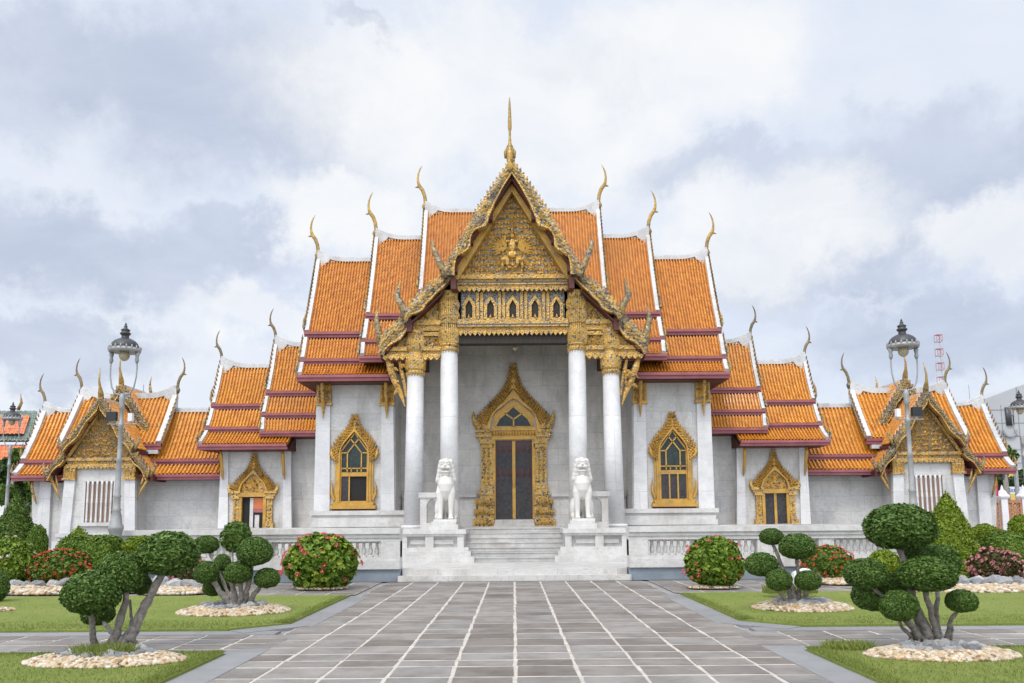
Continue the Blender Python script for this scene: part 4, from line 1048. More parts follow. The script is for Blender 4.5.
# ------------------------------------------------------------------ gate pavilions with their gallery
GAL = [(413,36.1,468),(461,34.7,489),(465,34.6,490),(476,34.1,498)]
def pavilion(s):
    global YOFF
    YOFF = 415*ROLL
    nm = 'left' if s < 0 else 'right'
    far = 'left' if s < 0 else 'right'
    pv = thing('gate_pavilion', 'smaller gabled pavilion with a barred window and gallery, %s of the main hall' % nm, 'pavilion', (s*XZ(415,520,34)[0], 35, 0), 'gabled pavilions flanking the hall')
    xg = XZ(290, 500, 34.8)[0]
    xroof(pv, s, GAL, [xg-.2, xg-.2], .158, .19, M['tile_y'], chs=1.5, fasc=.2, wv=.2)
    # gallery walls
    g = MB(); wall_px(g, s, 376, 288, 470, 377, 288, 545, 34.9, 38.5); part('gallery_wall', g, M['marble'], pv); g = MB(); wall_px(g, s, 482, 430, 470, 481, 430, 552, 34.7, 38.5); part('gallery_wall', g, M['marble'], pv)
    g = MB(); wall_px(g, s, 473, 462, 476, 479, 466, 552, 34.55, 34.8); part('pilaster', g, M['marble_col'], pv)
    # crossing roof P1 with two verges
    xc = XZ(415.5, 400, 33.4)[0]
    hl = xc - XZ(513.5-176, 398, 36.1)[0]
    a = Vector((0, 36.1, ZY(398,36.1))); b = Vector((0, 34.6, ZY(444,34.6)))
    g = MB(); fs = MB(); vg = MB(); fin = MB(); cp = MB()
    X0, X1 = s*xc-hl, s*xc+hl
    tiles(g, (X0,a.y,a.z),(X1,a.y,a.z),(X1,b.y,b.z),(X0,b.y,b.z), .158, .19, sag=.06); slab(g, (X0,a.y,a.z),(X1,a.y,a.z),(X1,b.y,b.z),(X0,b.y,b.z), sag=.06)
    fs.box(X0-.1, X1+.1, b.y-.06, b.y+.08, b.z-.24, b.z-.01); fs.box(X0-.1, X1+.1, b.y-.1, b.y+.02, b.z-.11, b.z)
    g.prismx([(a.y,a.z-.1),(b.y+.2,b.z-.1),(2*a.y-b.y,b.z-.1)], X0+.1, X1-.1)
    rf = part('roof', g, [M['tile_y'], M['underslab']], pv)
    for X, sg in ((X0,-1),(X1,1)):
        vg = MB(); fin = MB()
        pts = [Vector((X, a.y+(b.y-a.y)*t, a.z+(b.z-a.z)*t - .06*math.sin(math.pi*t))) for t in np.linspace(0,1,8)]; vg.sweep(pts, (1,0,0), .2, .22, .06)
        for k in range(11):
            q = Vector((X+sg*.12, a.y+(b.y-a.y)*(k+.5)/11-.1, a.z+(b.z-a.z)*(k+.5)/11+.06)); fin.tube([q-Vector((0,0,.1)), q, q+Vector((0,-.05,.13))], [.03,.045,.006], 5)
        part('verge', vg, M['ridge'], rf); part('verge_leaf', fin, M['naga'], rf)
        f = MB(); chofa(f, (X+sg*.05, a.y, a.z+.26), 1.5, (sg,0,0)); part('chofa_finial', f, M['chofadark'], rf, True)
        cp.prism([(X+sg*.05,a.z-.5),(X+sg*.05,a.z+.36),(X-sg*.5,a.z+.1),(X-sg*.42,a.z-.02),(X-sg*.14,a.z-.25)], a.y-.13, a.y+.13)
    pts = []
    for i in range(25):
        t = i/24; x = X0+(X1-X0)*t; e = min(t,1-t)*(X1-X0); pts.append((x, a.y, a.z+.07+.34*max(0,1-e/1.1)**2))
    cp.sweep(pts, (0,1,0), .24, .24)
    wb = MB(); wb.box(X0+.1, X1-.02, b.y-.08, b.y+.1, b.z-.42, b.z-.26); part('eave_board', wb, M['ridge'], rf)
    part('fascia', fs, M['fascia'], rf); part('ridge_cap', cp, M['ridge'], rf)
    # gabled fronts: G1 in front, G2 stepped up behind
    def gable(dxc, Yg, ya, secs, yback, nm_):
        x0 = s*XZ(dxc, 440, Yg)[0]
        def loc(h, y): return XZ(h, y, Yg)
        g = MB(); sf = MB(); vb = MB()
        rt = part(nm_, (lambda m: (m.box(x0-.09,x0+.09,Yg+.1,yback,ZY(ya,Yg)-.08,ZY(ya,Yg)+.07), m)[1])(MB()), M['ridge'], pv)
        for sg in (-1, 1):
            for (h0,y0),(h1,y1) in secs:
                xa, za = loc(h0,y0); xb, zb = loc(h1,y1)
                A,B,C,D = (x0+sg*xa,Yg+.22,za),(x0+sg*xa,yback,za),(x0+sg*xb,yback,zb),(x0+sg*xb,Yg+.22,zb)
                tiles(g, A,B,C,D, .158, .19); slab(g, A,B,C,D)
                o = Vector((0,0,-.2)); slab(sf, Vector(A)+o-Vector((0,.16,0)),Vector(B)+o,Vector(C)+o,Vector(D)+o-Vector((0,.16,0)), .05, 0)
                sf.box(x0+sg*(xb-.02), x0+sg*(xb+.1), Yg+.2, yback, zb-.24, zb-.03)
                vb.sweep([Vector((x0+sg*xa,Yg+.30,za+.05)), Vector((x0+sg*xb,Yg+.30,zb+.05))], (0,1,0), .16, .08)
        part('roof_tiles', g, [M['tile_y'], M['underslab']], rt); part('red_soffit', sf, M['redpaint'], rt); part('white_edge', vb, M['white'], rt)
        for sg in (-1, 1):
            for i, ((h0,y0),(h1,y1)) in enumerate(secs):
                n = 9; O = []; I = []
                for k in range(n):
                    t = k/(n-1); h, y = h0+(h1-h0)*t, y0+(y1-y0)*t - (2 if i == 0 else 1)
                    y += 2.0*math.sin(math.pi*t)*(1 if i == 0 else .3)
                    O.append((h, y-2)); wv = 1.6*math.sin(t*3*math.pi*(1.3 if i == 0 else .8)) + 6.8*(1 if i == 0 else .95)
                    I.append((h-.35*wv if t > .06 else h, y+wv*.85 if t > .06 else y+8))
                barge(rt, sg, O, I, Yg + .12*i, .16, 12 if i == 0 else 6, x0, .16, 'nagadark')
                horn(rt, sg, [(h1-1,y1+2),(h1+2,y1-4),(h1+4,y1-9),(h1+3.5,y1-13)], Yg+.12*i, [.09,.08,.05,.01], x0, 'nagadark')
        f = MB(); zt = ZY(ya-3, Yg)
        f.tube([(x0,Yg+.1,zt-.1),(x0-.0,Yg+.02,zt+.12),(x0,Yg-.06,zt+.35),(x0-.02,Yg-.12,zt+.6),(x0-.04,Yg-.06,zt+.9),(x0-.06,Yg,zt+1.15)], [.10,.11,.06,.04,.028,.005], 8)
        part('chofa_finial', f, M['chofagold'], rt, True)
        return rt, x0
    gable(395.5, 35.1, 386, [((0,386),(33,436)),((31,439),(50,470))], 37.3, 'rear_gable')
    rt, x0 = gable(415.5, 33.4, 399, [((0,399),(36,449)),((34,452),(52,475))], 35.6, 'front_gable')
    Yf = 33.8; sc = XZ(1,460,Yf)[0]; z = lambda y: ZY(y,Yf)
    g = MB(); g.prism([(x0-31*sc,z(459)),(x0+31*sc,z(459)),(x0,z(409))], Yf-.02, Yf+.3)
    pd = part('pediment', g, M['agedground'], pv)
    g = MB()
    for r in range(9):
        y = 456-r*5; half = 27*(y-409)/50
        for k in range(int(half*2/2.6)+1):
            p = -half+2.6*k; g.leaf(x0+p*sc, Yf-.02, z(y+random.uniform(-1,1)), random.choice((1.57,.8,2.4,.2,2.9)), .2, .13, .08)
    part('scroll_carving', g, M['oldgold'], pd)
    g = MB()
    for sg in (-1,1): g.sweep([Vector((x0,Yf-.05,z(407))), Vector((x0+sg*34*sc,Yf-.05,z(459)))], (0,1,0), .12, .12)
    g.box(x0-34*sc,x0+34*sc,Yf-.22,Yf+.2,z(461),z(458)); g.box(x0-33*sc,x0+33*sc,Yf-.12,Yf+.2,z(464.5),z(461)); g.box(x0-34*sc,x0+34*sc,Yf-.18,Yf+.2,z(466.5),z(464.5))
    teeth(g, x0-33*sc, x0+33*sc, z(466.5), Yf-.14, .15, .10)
    for sg in (-1,1):
        g.box(x0+sg*24*sc,x0+sg*35.5*sc,Yf-.16,Yf+.3,z(479),z(466)); g.box(x0+sg*23.5*sc,x0+sg*36.5*sc,Yf-.2,Yf+.3,z(480),z(478)); 
        for k in range(4): g.leaf(x0+sg*(25.5+k*3)*sc, Yf-.16, z(467), -1.57, .42, .13, .06)
    part('gilded_cornice', g, M['oldgold'], rt)
    # facade
    g = MB(); g.frust((x0-36*sc,x0+36*sc,Yf,Yf+2.5,z(537)),(x0-33*sc,x0+33*sc,Yf,Yf+2.5,z(465)))
    part('facade_wall', g, M['marble'], pv)
    g = MB()
    for sg in (-1,1):
        g = MB(); g.frust((x0+sg*37.5*sc,x0+sg*27*sc,Yf-.1,Yf+.1,z(536)),(x0+sg*35*sc,x0+sg*24.5*sc,Yf-.1,Yf+.1,z(479)))
        part('pilaster', g, M['marble_col'], pv)
    g = MB()
    for y0,y1,h,dep in ((533,537,40,.18),(537,541,39,.12),(541,548,42,.25),(548,562,44,.32)): g.box(x0-h*sc,x0+h*sc,Yf-dep,Yf+3,z(y1),z(y0))
    part('wall_base', g, M['marble_rail'], pv)
    # barred window
    g = MB(); w0,w1 = -14,14
    g.box(x0+w0*sc-.12,x0+w1*sc+.12,Yf-.08,Yf+.02,z(481.5),z(478)); g.box(x0+w0*sc-.2,x0+w1*sc+.2,Yf-.16,Yf+.02,z(526),z(522.5))
    for p in (w0-1.4, w1+1.4): g.box(x0+(p-1.4)*sc,x0+(p+1.4)*sc,Yf-.07,Yf+.02,z(523),z(481))
    wf = part('window_frame', g, M['marble_rail'], pv)
    g = MB(); g.box(x0+w0*sc,x0+w1*sc,Yf-.015,Yf-.003,z(523),z(481)); part('window_recess', g, m_plain('window_recess_brown', (.26,.17,.12), .8, .2), wf)
    for k in range(6):
        g = MB(); xx = x0+(w0+(k+.5)*28/6)*sc; r = 1.25*sc
        g.lathe([(r,z(523)),(r,z(520)),(r*.8,z(519)),(r*.85,z(503)),(r*1.05,z(502)),(r*.85,z(501)),(r*.8,z(485)),(r,z(484)),(r,z(481))], (xx,Yf-.05,0), 8)
        part('window_bar', g, M['marble_col'], wf, True)
    for h in (41,):
        for sg in (-1,1):
            g = MB(); xx = x0+sg*h*sc
            g.tube([(xx+sg*.32,Yf-.1,z(474)),(xx+sg*.25,Yf-.1,z(481)),(xx+sg*.05,Yf-.1,z(490)),(xx-sg*.12,Yf-.1,z(500))], [.03,.06,.05,.012], 7, .7); g.tube([(xx+sg*.12,Yf-.1,z(475)),(xx+sg*.06,Yf-.1,z(482)),(xx-sg*.06,Yf-.1,z(489))],[.03,.045,.01],6,.7); part('eave_bracket', g, M['carved'], pv, True)
    g = MB(); xx, zz = XZ(476,480,34.5); g.tube([(s*xx+s*.1,34.3,zz),(s*xx+s*.08,34.3,zz-.4),(s*xx,34.4,zz-.75),(s*xx-s*.02,34.5,ZY(504,34.5))], [.04,.06,.05,.015], 7); part('eave_bracket', g, M['carved'], pv, True)
    # soffit of the gallery
    g = MB(); xx, zz = XZ(496,479,34.2); g.box(s*xx, s*xg, 34.2, 34.95, zz-.02, zz+.05); part('soffit', g, M['redpaint'], pv)
    # rear chofa seen over the ridge
    g = MB(); b_ = WP(CX+s*(513.5-152), 396, 38.5); g.tube([b_, b_+Vector((s*.1,0,.3)), b_+Vector((s*.12,0,.6)), b_+Vector((s*.04,0,.95))], [.06,.07,.04,.005], 7); part('rear_finial', g, M['naga'], pv, True)
    return pv
for s in (-1, 1): pavilion(s)
YOFF = 0.0

# ------------------------------------------------------------------ balustrade
def balustrade(s):
    nm = 'left' if s < 0 else 'right'
    b = thing('marble_balustrade', 'low white marble balustrade on a blue grey plinth, %s of the steps' % nm, 'balustrade', (s*6.8, 23, 0), 'balustrades beside the steps')
    Y0, Y1 = 22.85, 23.3; xe = XZ(398, 535, Y0)[0]; xi = 3.04
    g = MB(); g.box(s*xi, s*xe, Y0, Y1, 0, .33); g.box(s*xe, s*(xe-.45), Y1-.01, 33.6, 0, .33); part('plinth', g, M['bluestone'], b)
    g = MB(); g.box(s*(xi), s*(xe+.06), Y0-.07, Y1+.07, .332, .56); g.box(s*(xi), s*(xe+.02), Y0-.03, Y1+.03, .56, .64)
    g.box(s*(xe+.05), s*(xe-.5), Y1+.06, 33.6, .332, .64); part('base_moulding', g, M['marble_rail'], b)
    g = MB(); g.box(s*(xi), s*(xe+.09), Y0-.10, Y1+.10, 1.26, 1.40); g.box(s*xi, s*(xe+.03), Y0-.04, Y1+.04, 1.16, 1.26); g.box(s*xi, s*xe, Y0, Y1, 1.06, 1.16)
    g.box(s*(xe+.05), s*(xe-.5), Y1+.09, 33.6, 1.06, 1.38); part('rail', g, M['marble_rail'], b)
    px = XZ(61.6, 547, Y0)[0]; w = XZ(46.5, 547, Y0)[0]; first = XZ(134.5, 547, Y0)[0]
    g = MB(); xs = [xi]
    k = 0; openings = []
    while first + k*px + w < xe - .1: openings.append((first+k*px, first+k*px+w)); k += 1
    prev = xi
    for a, c in openings + [(xe, None)]:
        g = MB(); g.box(s*prev, s*a, Y0+.04, Y1-.04, .64, 1.06)
        if a-prev > .25: g.box(s*(prev+.08), s*(a-.08), Y0+.01, Y1-.01, .68, 1.02)
        if prev == xi: g.box(s*3.04, s*3.55, Y0-.02, Y1+.02, .642, 1.058)
        if c is not None: part('pier', g, M['marble_rail'], b)
        prev = c
    g.box(s*xe, s*(xe-.4), Y1-.03, 33.6, .64, 1.06)
    part('pier', g, M['marble_rail'], b)
    bal = None
    for a, c in openings:
        n = 7
        for i in range(n):
            x = s*(a+(c-a)*(i+.5)/n)
            if bal is None:
                m = MB(); m.sqlathe([(.075,0),(.075,.035)], (0,0,.64)); m.lathe([(.05,.035),(.04,.06),(.062,.11),(.07,.16),(.055,.22),(.036,.29),(.046,.315),(.036,.335),(.05,.37)], (0,0,.64), 10); m.sqlathe([(.075,.37),(.075,.42)], (0,0,.64))
                bal = m.build('baluster', M['marble_rail'], b, False, org=(0,0,0)); bal.location = (x-b.location.x, (Y0+Y1)/2-b.location.y, 0)
            else:
                c2 = bal.copy(); COL.objects.link(c2); c2.parent = b; c2.location = (x-b.location.x, (Y0+Y1)/2-b.location.y, 0)
balustrade(-1); balustrade(1)

# ------------------------------------------------------------------ guardian lions
def lion_mesh():
    m = MB()
    # chest and body leaning back to the haunches (front is -Y)
    m.tube([(0,-.06,.58),(0,-.10,.74),(0,-.13,.92),(0,-.13,1.10),(0,-.08,1.30)], [.06,.17,.255,.285,.25], 18)
    m.tube([(0,-.05,1.05),(0,.18,.85),(0,.42,.58),(0,.55,.34)], [.26,.28,.30,.27], 18)
    for s in (-1, 1):
        m.tube([(s*.16,-.12,1.06),(s*.20,-.16,.84),(s*.185,-.18,.56),(s*.18,-.19,.28),(s*.18,-.20,.08)], [.14,.14,.108,.085,.082], 14)   # foreleg
        m.tube([(s*.18,-.16,.07),(s*.185,-.29,.06),(s*.19,-.36,.045)], [.085,.085,.055], 12)                                                # paw
        for k in (-.055, 0, .055): m.ball((s*.19+k,-.37,.045), (.034,.05,.042), 8, 6)
        m.ball((s*.27,.34,.34), (.16,.30,.33), 14, 10)                                                                                          # haunch
        m.tube([(s*.31,.20,.12),(s*.31,.0,.07),(s*.30,-.10,.055)], [.10,.085,.06], 12)                                                         # hind foot
        # mane: overlapping locks fanning from the cheeks down to the shoulders
        for q, (mx, mz, rx, rz) in enumerate(((.15,1.80,.12,.13),(.19,1.67,.11,.15),(.215,1.53,.11,.16),(.235,1.40,.11,.15),(.25,1.28,.10,.13),(.10,1.86,.12,.09))):
            m.ball((s*mx, -.02+.012*q, mz), (rx, .17, rz), 12, 8)
        m.tube([(s*.27,-.03,1.34),(s*.315,-.03,1.24),(s*.335,-.02,1.17)], [.085,.06,.02], 10)
        m.ball((s*.095,-.315,1.765), (.058,.045,.045), 10, 8)                                                                                    # eye
        m.tube([(s*.02,-.33,1.795),(s*.09,-.335,1.835),(s*.17,-.26,1.82)], [.03,.038,.025], 8)                                                    # brow
        m.ball((s*.19,-.12,1.85), (.055,.05,.06), 10, 8)                                                                                        # ear
        m.ball((s*.085,-.345,1.645), (.105,.07,.055), 12, 8)                                                                                     # upper lip
        m.tube([(s*.15,-.34,1.60),(s*.15,-.35,1.57),(s*.145,-.35,1.545)], [.022,.016,.006], 6)                                                    # fang
        for k in range(5): m.ball((s*(.03+.055*k),-.30+.032*k,1.335-.012*k*k), .042, 8, 6)                                                        # collar curls
    m.ball((0,-.10,1.70), (.22,.22,.22), 18, 12); m.ball((0,-.27,1.70), (.15,.10,.10), 14, 8)
    m.ball((0,-.375,1.715), (.062,.05,.045), 10, 8)                                                                                              # nose
    m.ball((0,-.285,1.51), (.17,.10,.045), 14, 8); m.ball((0,-.25,1.44), (.11,.09,.075), 12, 8)                                                   # lower jaw, beard
    m.ball((0,-.14,1.54), (.19,.13,.12), 14, 8); m.ball((0,-.02,1.42), (.27,.17,.24), 16, 10)
    m.ball((0,-.06,1.91), (.11,.13,.055), 12, 8)
    m.tube([(0,.72,.10),(0,.86,.35),(0,.80,.70),(0,.70,.95)], [.06,.07,.08,.02], 10)                                                            # tail
    ob = m.build('lion_source', M['lion'])
    r = ob.modifiers.new('remesh', 'REMESH'); r.mode = 'VOXEL'; r.voxel_size = .014; r.use_smooth_shade = True
    sm = ob.modifiers.new('smooth', 'SMOOTH'); sm.iterations = 2; sm.factor = .5
    dg = bpy.context.evaluated_depsgraph_get(); me = bpy.data.meshes.new_from_object(ob.evaluated_get(dg)); me.name = 'lion_body'
    me.polygons.foreach_set('use_smooth', [True]*len(me.polygons))
    if not me.materials: me.materials.append(M['lion'])
    bpy.data.objects.remove(ob, do_unlink=True); return me
lion_me = lion_mesh()
for s in (-1, 1):
    Y = 27.75; zt = ZY(529, 26.9); x = s*XZ(68, 500, Y)[0]
    ln = thing('lion_statue', 'white marble seated guardian lion %s of the stairs' % ('left' if s < 0 else 'right'), 'statue', (x, Y, zt), 'guardian lions beside the stairs')
    g = MB(); zp = ZY(521.0, Y-.3) - zt
    g.box(x-.50,x+.42,Y-.55,Y+.95,zt,zt+zp*.62); g.box(x-.44,x+.36,Y-.48,Y+.9,zt+zp*.62,zt+zp); 
    part('plinth', g, M['marble_rail'], ln)
    g = MB(); g.box(x-.37,x+.37,Y-.44,Y+.88,zt+zp-.01,zt+zp+.07); part('base_slab', g, M['lion'], ln)
    bo = bpy.data.objects.new('lion_body', lion_me); COL.objects.link(bo); bo.parent = ln; bo.location = (0, 0, zp+.06); sc = (ZY(457.5,Y)-zt-zp-.06)/1.97; bo.scale = (sc*.93, sc, sc)
    if s > 0: bo.scale = (-sc*.93, sc, sc)

# ------------------------------------------------------------------ street lamps
def lamp(px_top, Y, label, full=True, s=-1, ytop=323, px_base=None):
    x = WP(px_top, ytop+20, Y).x; ytop = unroll(px_top, ytop)[1]
    L = thing('street_lamp', label, 'street lamp', (x, Y, 0), 'domed street lamps')
    k = (ZY(ytop, Y))/6.75; zt = ZY(ytop, Y)
    px = x
    U = .0262*k*(1.0)
    z = lambda y: zt - (y-323)*U
    # pole
    g = MB()
    g.lathe([(.26,0),(.26,.25),(.21,.30),(.17,.9),(.21,.98),(.21,1.06),(.15,1.14),(.16,1.36),(.19,1.44),(.19,1.5),(.15,1.58),(.135,1.75),(.10,1.9),(.12,1.94),(.09,1.99),(.085,2.25),(.105,2.29),(.075,2.34),(.066,3.2),(.082,3.24),(.058,3.3),(.054,z(428)),(.075,z(427)),(.075,z(424)),(.055,z(423)),(.055,z(410)),(.085,z(409)),(.062,z(405)),(.08,z(400)),(.07,z(397)),(.035,z(394))], (px,Y,0), 16)
    part('pole', g, M['lamp_metal'], L, True)
    for sg in (-1, 1):
        g = MB(); P = [(0,396),(.18,394.5),(.285,388),(.335,378),(.345,368),(.335,360),(.335,352)]
        g.tube([(px+sg*a*k, Y, z(y)) for a, y in P], [.03*k,.026*k,.022*k,.02*k,.02*k,.023*k,.024*k], 8)
        g.lathe([(.03*k,z(364)),(.055*k,z(361)),(.04*k,z(358)),(.06*k,z(355)),(.05*k,z(352))], (px+sg*.335*k,Y,0), 10); part('arm', g, M['lamp_metal'], L, True)
    g = MB(); g.lathe([(.0,z(352.5)),(.385*k,z(352.8)),(.405*k,z(351)),(.38*k,z(349.5)),(.35*k,z(348.5))], (px,Y,0), 28)
    for i in range(18):
        a = 2*math.pi*i/18; c, d = math.cos(a), math.sin(a); g.tube([(px+.38*k*c,Y+.38*k*d,z(350)),(px+.39*k*c,Y+.39*k*d,z(348)),(px+.38*k*c,Y+.38*k*d,z(346.4))],[.026*k,.024*k,.004],5)
    part('rim', g, M['lamp_metal'], L, False)
    g = MB(); g.lathe([(.355*k,z(349.5)),(.35*k,z(347)),(.32*k,z(344)),(.26*k,z(341.5)),(.17*k,z(339.5)),(.10*k,z(338.6)),(.09*k,z(336)),(.125*k,z(334.8)),(.14*k,z(333.6)),(.10*k,z(332.6)),(.10*k,z(331)),(.12*k,z(330.2)),(.07*k,z(329)),(.035*k,z(327.5)),(.05*k,z(326.6)),(.02*k,z(325.4)),(.03*k,z(324.6)),(.004,z(322.6))], (px,Y,0), 28)
    part('dome', g, M['lamp_dome'], L, True)
    g = MB(); g.ball((px,Y,z(356)), (.135*k,.135*k,.15*k), 14, 10); part('globe', g, M['globe'], L, True)
    if full:
        g = MB(); g.tube([(px-.36,Y,z(424.5)),(px+.42,Y,z(424.5))], .018, 6); g.tube([(px-.3,Y,z(424.5)),(px-.3,Y,z(421))], .02, 6); g.tube([(px+.26,Y,z(424.5)),(px+.26,Y,z(422))], .02, 6); ca = part('cross_arm', g, M['lamp_metal'], L)
        sd_ = -1 if s < 0 else 1
        g = MB(); a = px+sd_*.25; g.box(a-.13,a+.13,Y-.06,Y+.06,z(421.5),z(412.5)); part('floodlight', g, M['black'], ca)
        g = MB(); a = px-sd_*.25; g.box(a-.055,a+.055,Y-.06,Y+.06,z(422),z(414)); part('junction_box', g, M['white'], ca)
    return L
lamp(125, 22.3, 'tall grey street lamp with domed top standing in front of the left pavilion', True, -1, 323)
lamp(902.5, 22.3, 'tall grey street lamp with domed top standing in front of the right pavilion', True, 1, 319)
lamp(12, 37, 'distant grey street lamp at the left edge beside the green edged roof', False, -1, 402)
lamp(1020, 34, 'distant grey street lamp at the right edge before the grey building', False, 1, 390)

# ------------------------------------------------------------------ foliage
def leaves_np(P, Nrm, size, asp=.55, tilt=.6, rng=None):
    """diamond leaves at points P with outward normals"""
    n = len(P); rng = rng or np.random
    Nv = Nrm + rng.normal(0, tilt, (n,3)); Nv /= np.linalg.norm(Nv, axis=1)[:,None]
    r = rng.normal(0,1,(n,3)); U = np.cross(Nv, r); U /= np.linalg.norm(U, axis=1)[:,None]; V = np.cross(Nv, U)
    s = size*rng.uniform(.7,1.3,(n,1)); a = P - U*s; b = P + V*s*asp + Nv*s*.12; c = P + U*s; d = P - V*s*asp + Nv*s*.12
    v = np.stack([a,b,c,d],1).reshape(-1,3)
    return v, np.arange(4*n).reshape(-1,4)
def core_mesh(fn, nu=28, nv=18):
    pass
def leafmesh(name, P, Nrm, size, core=None, tilt=.6, asp=.55):
    v, f = leaves_np(P, Nrm, size, asp, tilt); V = v.tolist(); Fc = f.tolist()
    if core is not None:
        o = len(V); V += [tuple(p) for p in core.v]; Fc += [tuple(i+o for i in q) for q in core.f]
    me = bpy.data.meshes.new(name); me.from_pydata(V, [], Fc); me.update(); return me
def sph(n):
    p = np.random.normal(0,1,(n,3)); return p/np.linalg.norm(p, axis=1)[:,None]
def lumpy(D, amp, sc, seed):
    return np.array([1 + amp*mnoise.noise(Vector(d)*sc + Vector((seed,seed*1.7,0))) for d in D.tolist()])
def ball_mesh(name, n, size, seed, amp=.07, sc=2.2, tilt=.55, depth=.07, flat=False):
    D = sph(n); r = lumpy(D, amp, sc, seed)*(1 - np.abs(np.random.normal(0, depth, n)))
    if flat: D[:,2] = np.where(D[:,2] < -.5, -.5+(D[:,2]+.5)*.75, D[:,2])
    core = MB(); core.ball((0,0,0), .80, 16, 12)
    if flat: core.v = [(x,y,max(z,-.62)) for x,y,z in core.v]
    return leafmesh(name, D*r[:,None], D, size, core, tilt)
def foliage_obj(name, me, mat, parent, loc, scale, rz=None):
    if not me.materials: me.materials.append(mat)
    o = bpy.data.objects.new(name, me); COL.objects.link(o); o.parent = parent
    o.location = Vector(loc) - (parent.location if parent is not None else Vector((0,0,0))); o.scale = scale; o.rotation_euler = (0,0,random.uniform(0,6.28) if rz is None else rz)
    return o
TOP = [ball_mesh('topiary_ball_%s' % c, 6500, .070, i*3.1+1, .07, 3.4, .85, .06, flat=True) for i, c in enumerate(('a','b','c'))]
SHR = {}
def shrub_mesh(mat, seed, n=3200, size=.085, amp=.10):
    return ball_mesh('shrub_ball', n, size, seed, .12, 3.0, .8, .10)
_fl = {}
def flower_mesh(mat):
    if mat in _fl: return _fl[mat]
    D = sph(34); D[:,2] = np.abs(D[:,2]); me_v, me_f = leaves_np(D*np.array([1,1,.75])*np.random.uniform(.5,1.1,(34,1)), D, .34, .7, .6)
    me = bpy.data.meshes.new('flower_head'); me.from_pydata(me_v.tolist(), [], me_f.tolist()); me.materials.append(M[mat]); me.update(); _fl[mat] = me; return me
def shrub(label, px, py, rx, ry, ybase, mat='shrub', flower=None, nfl=0, fsize=.06, group=None, Y=None, seed=1, name='flowering_shrub', leaf=.085, n=4500):
    if Y is None: Y = GR(px, ybase)[1]
    sc = XZ(1, py, Y)[0]; c = WP(px, py, Y); R = (rx*sc*1.05, rx*sc*.95, ry*sc*1.04)
    t = thing(name, label, 'shrub', (c.x, Y, 0), group)
    me = shrub_mesh(mat, seed, n, leaf)
    foliage_obj('foliage', me, M[mat], t, c, R)
    g = MB()
    for k in range(5):
        a = random.uniform(0,6.28); g.tube([(c.x+.06*math.cos(a),Y+.06*math.sin(a),0),(c.x+.2*math.cos(a),Y+.2*math.sin(a),max(c.z-R[2]*.2,.1))], [.03,.015], 6)
    part('stem', g, M['bark'], t)
    if flower:
        fm = flower_mesh(flower)
        for k in range(nfl):
            for tr in range(20):
                d = sph(1)[0]
                if d[1] < .35 and d[2] > -.5 and mnoise.noise(Vector(d)*3.2+Vector((seed*5.1,0,0))) > random.uniform(-.65,.2): break
            o = foliage_obj('flower_head', fm, M[flower], t, c + Vector((d[0]*R[0], d[1]*R[1], d[2]*R[2]))*(1.03+.12*mnoise.noise(Vector(d)*3.0+Vector((seed,seed*1.7,0)))), (1,1,1))
            s_ = fsize*random.uniform(.7,1.25); o.scale = (s_,s_,s_); o.rotation_euler = Vector((d[0],d[1],d[2]+.3)).to_track_quat('Z','Y').to_euler()
    return t
def rock_mesh(seed):
    m = MB(); m.ball((0,0,0), 1, 10, 7); rs = random.Random(seed)
    m.v = [tuple(Vector(p)*(1+.5*mnoise.noise(Vector(p)*1.3+Vector((seed*3.3,0,seed))))) for p in m.v]
    me = bpy.data.meshes.new('rock'); me.from_pydata(m.v, [], m.f); me.materials.append(M['rock']); me.update(); return me
ROCKS = [rock_mesh(i) for i in range(5)]
def rock(x, y, z, s, label, group):
    o = bpy.data.objects.new('garden_rock', random.choice(ROCKS)); COL.objects.link(o); o.location = (x,y,z); o.scale = (s*random.uniform(.9,1.35), s*random.uniform(.8,1.1), s*random.uniform(.6,.85)); o.rotation_euler = (random.uniform(-.3,.3),random.uniform(-.3,.3),random.uniform(0,6.28))
    return tag(o, label, 'rock', group)
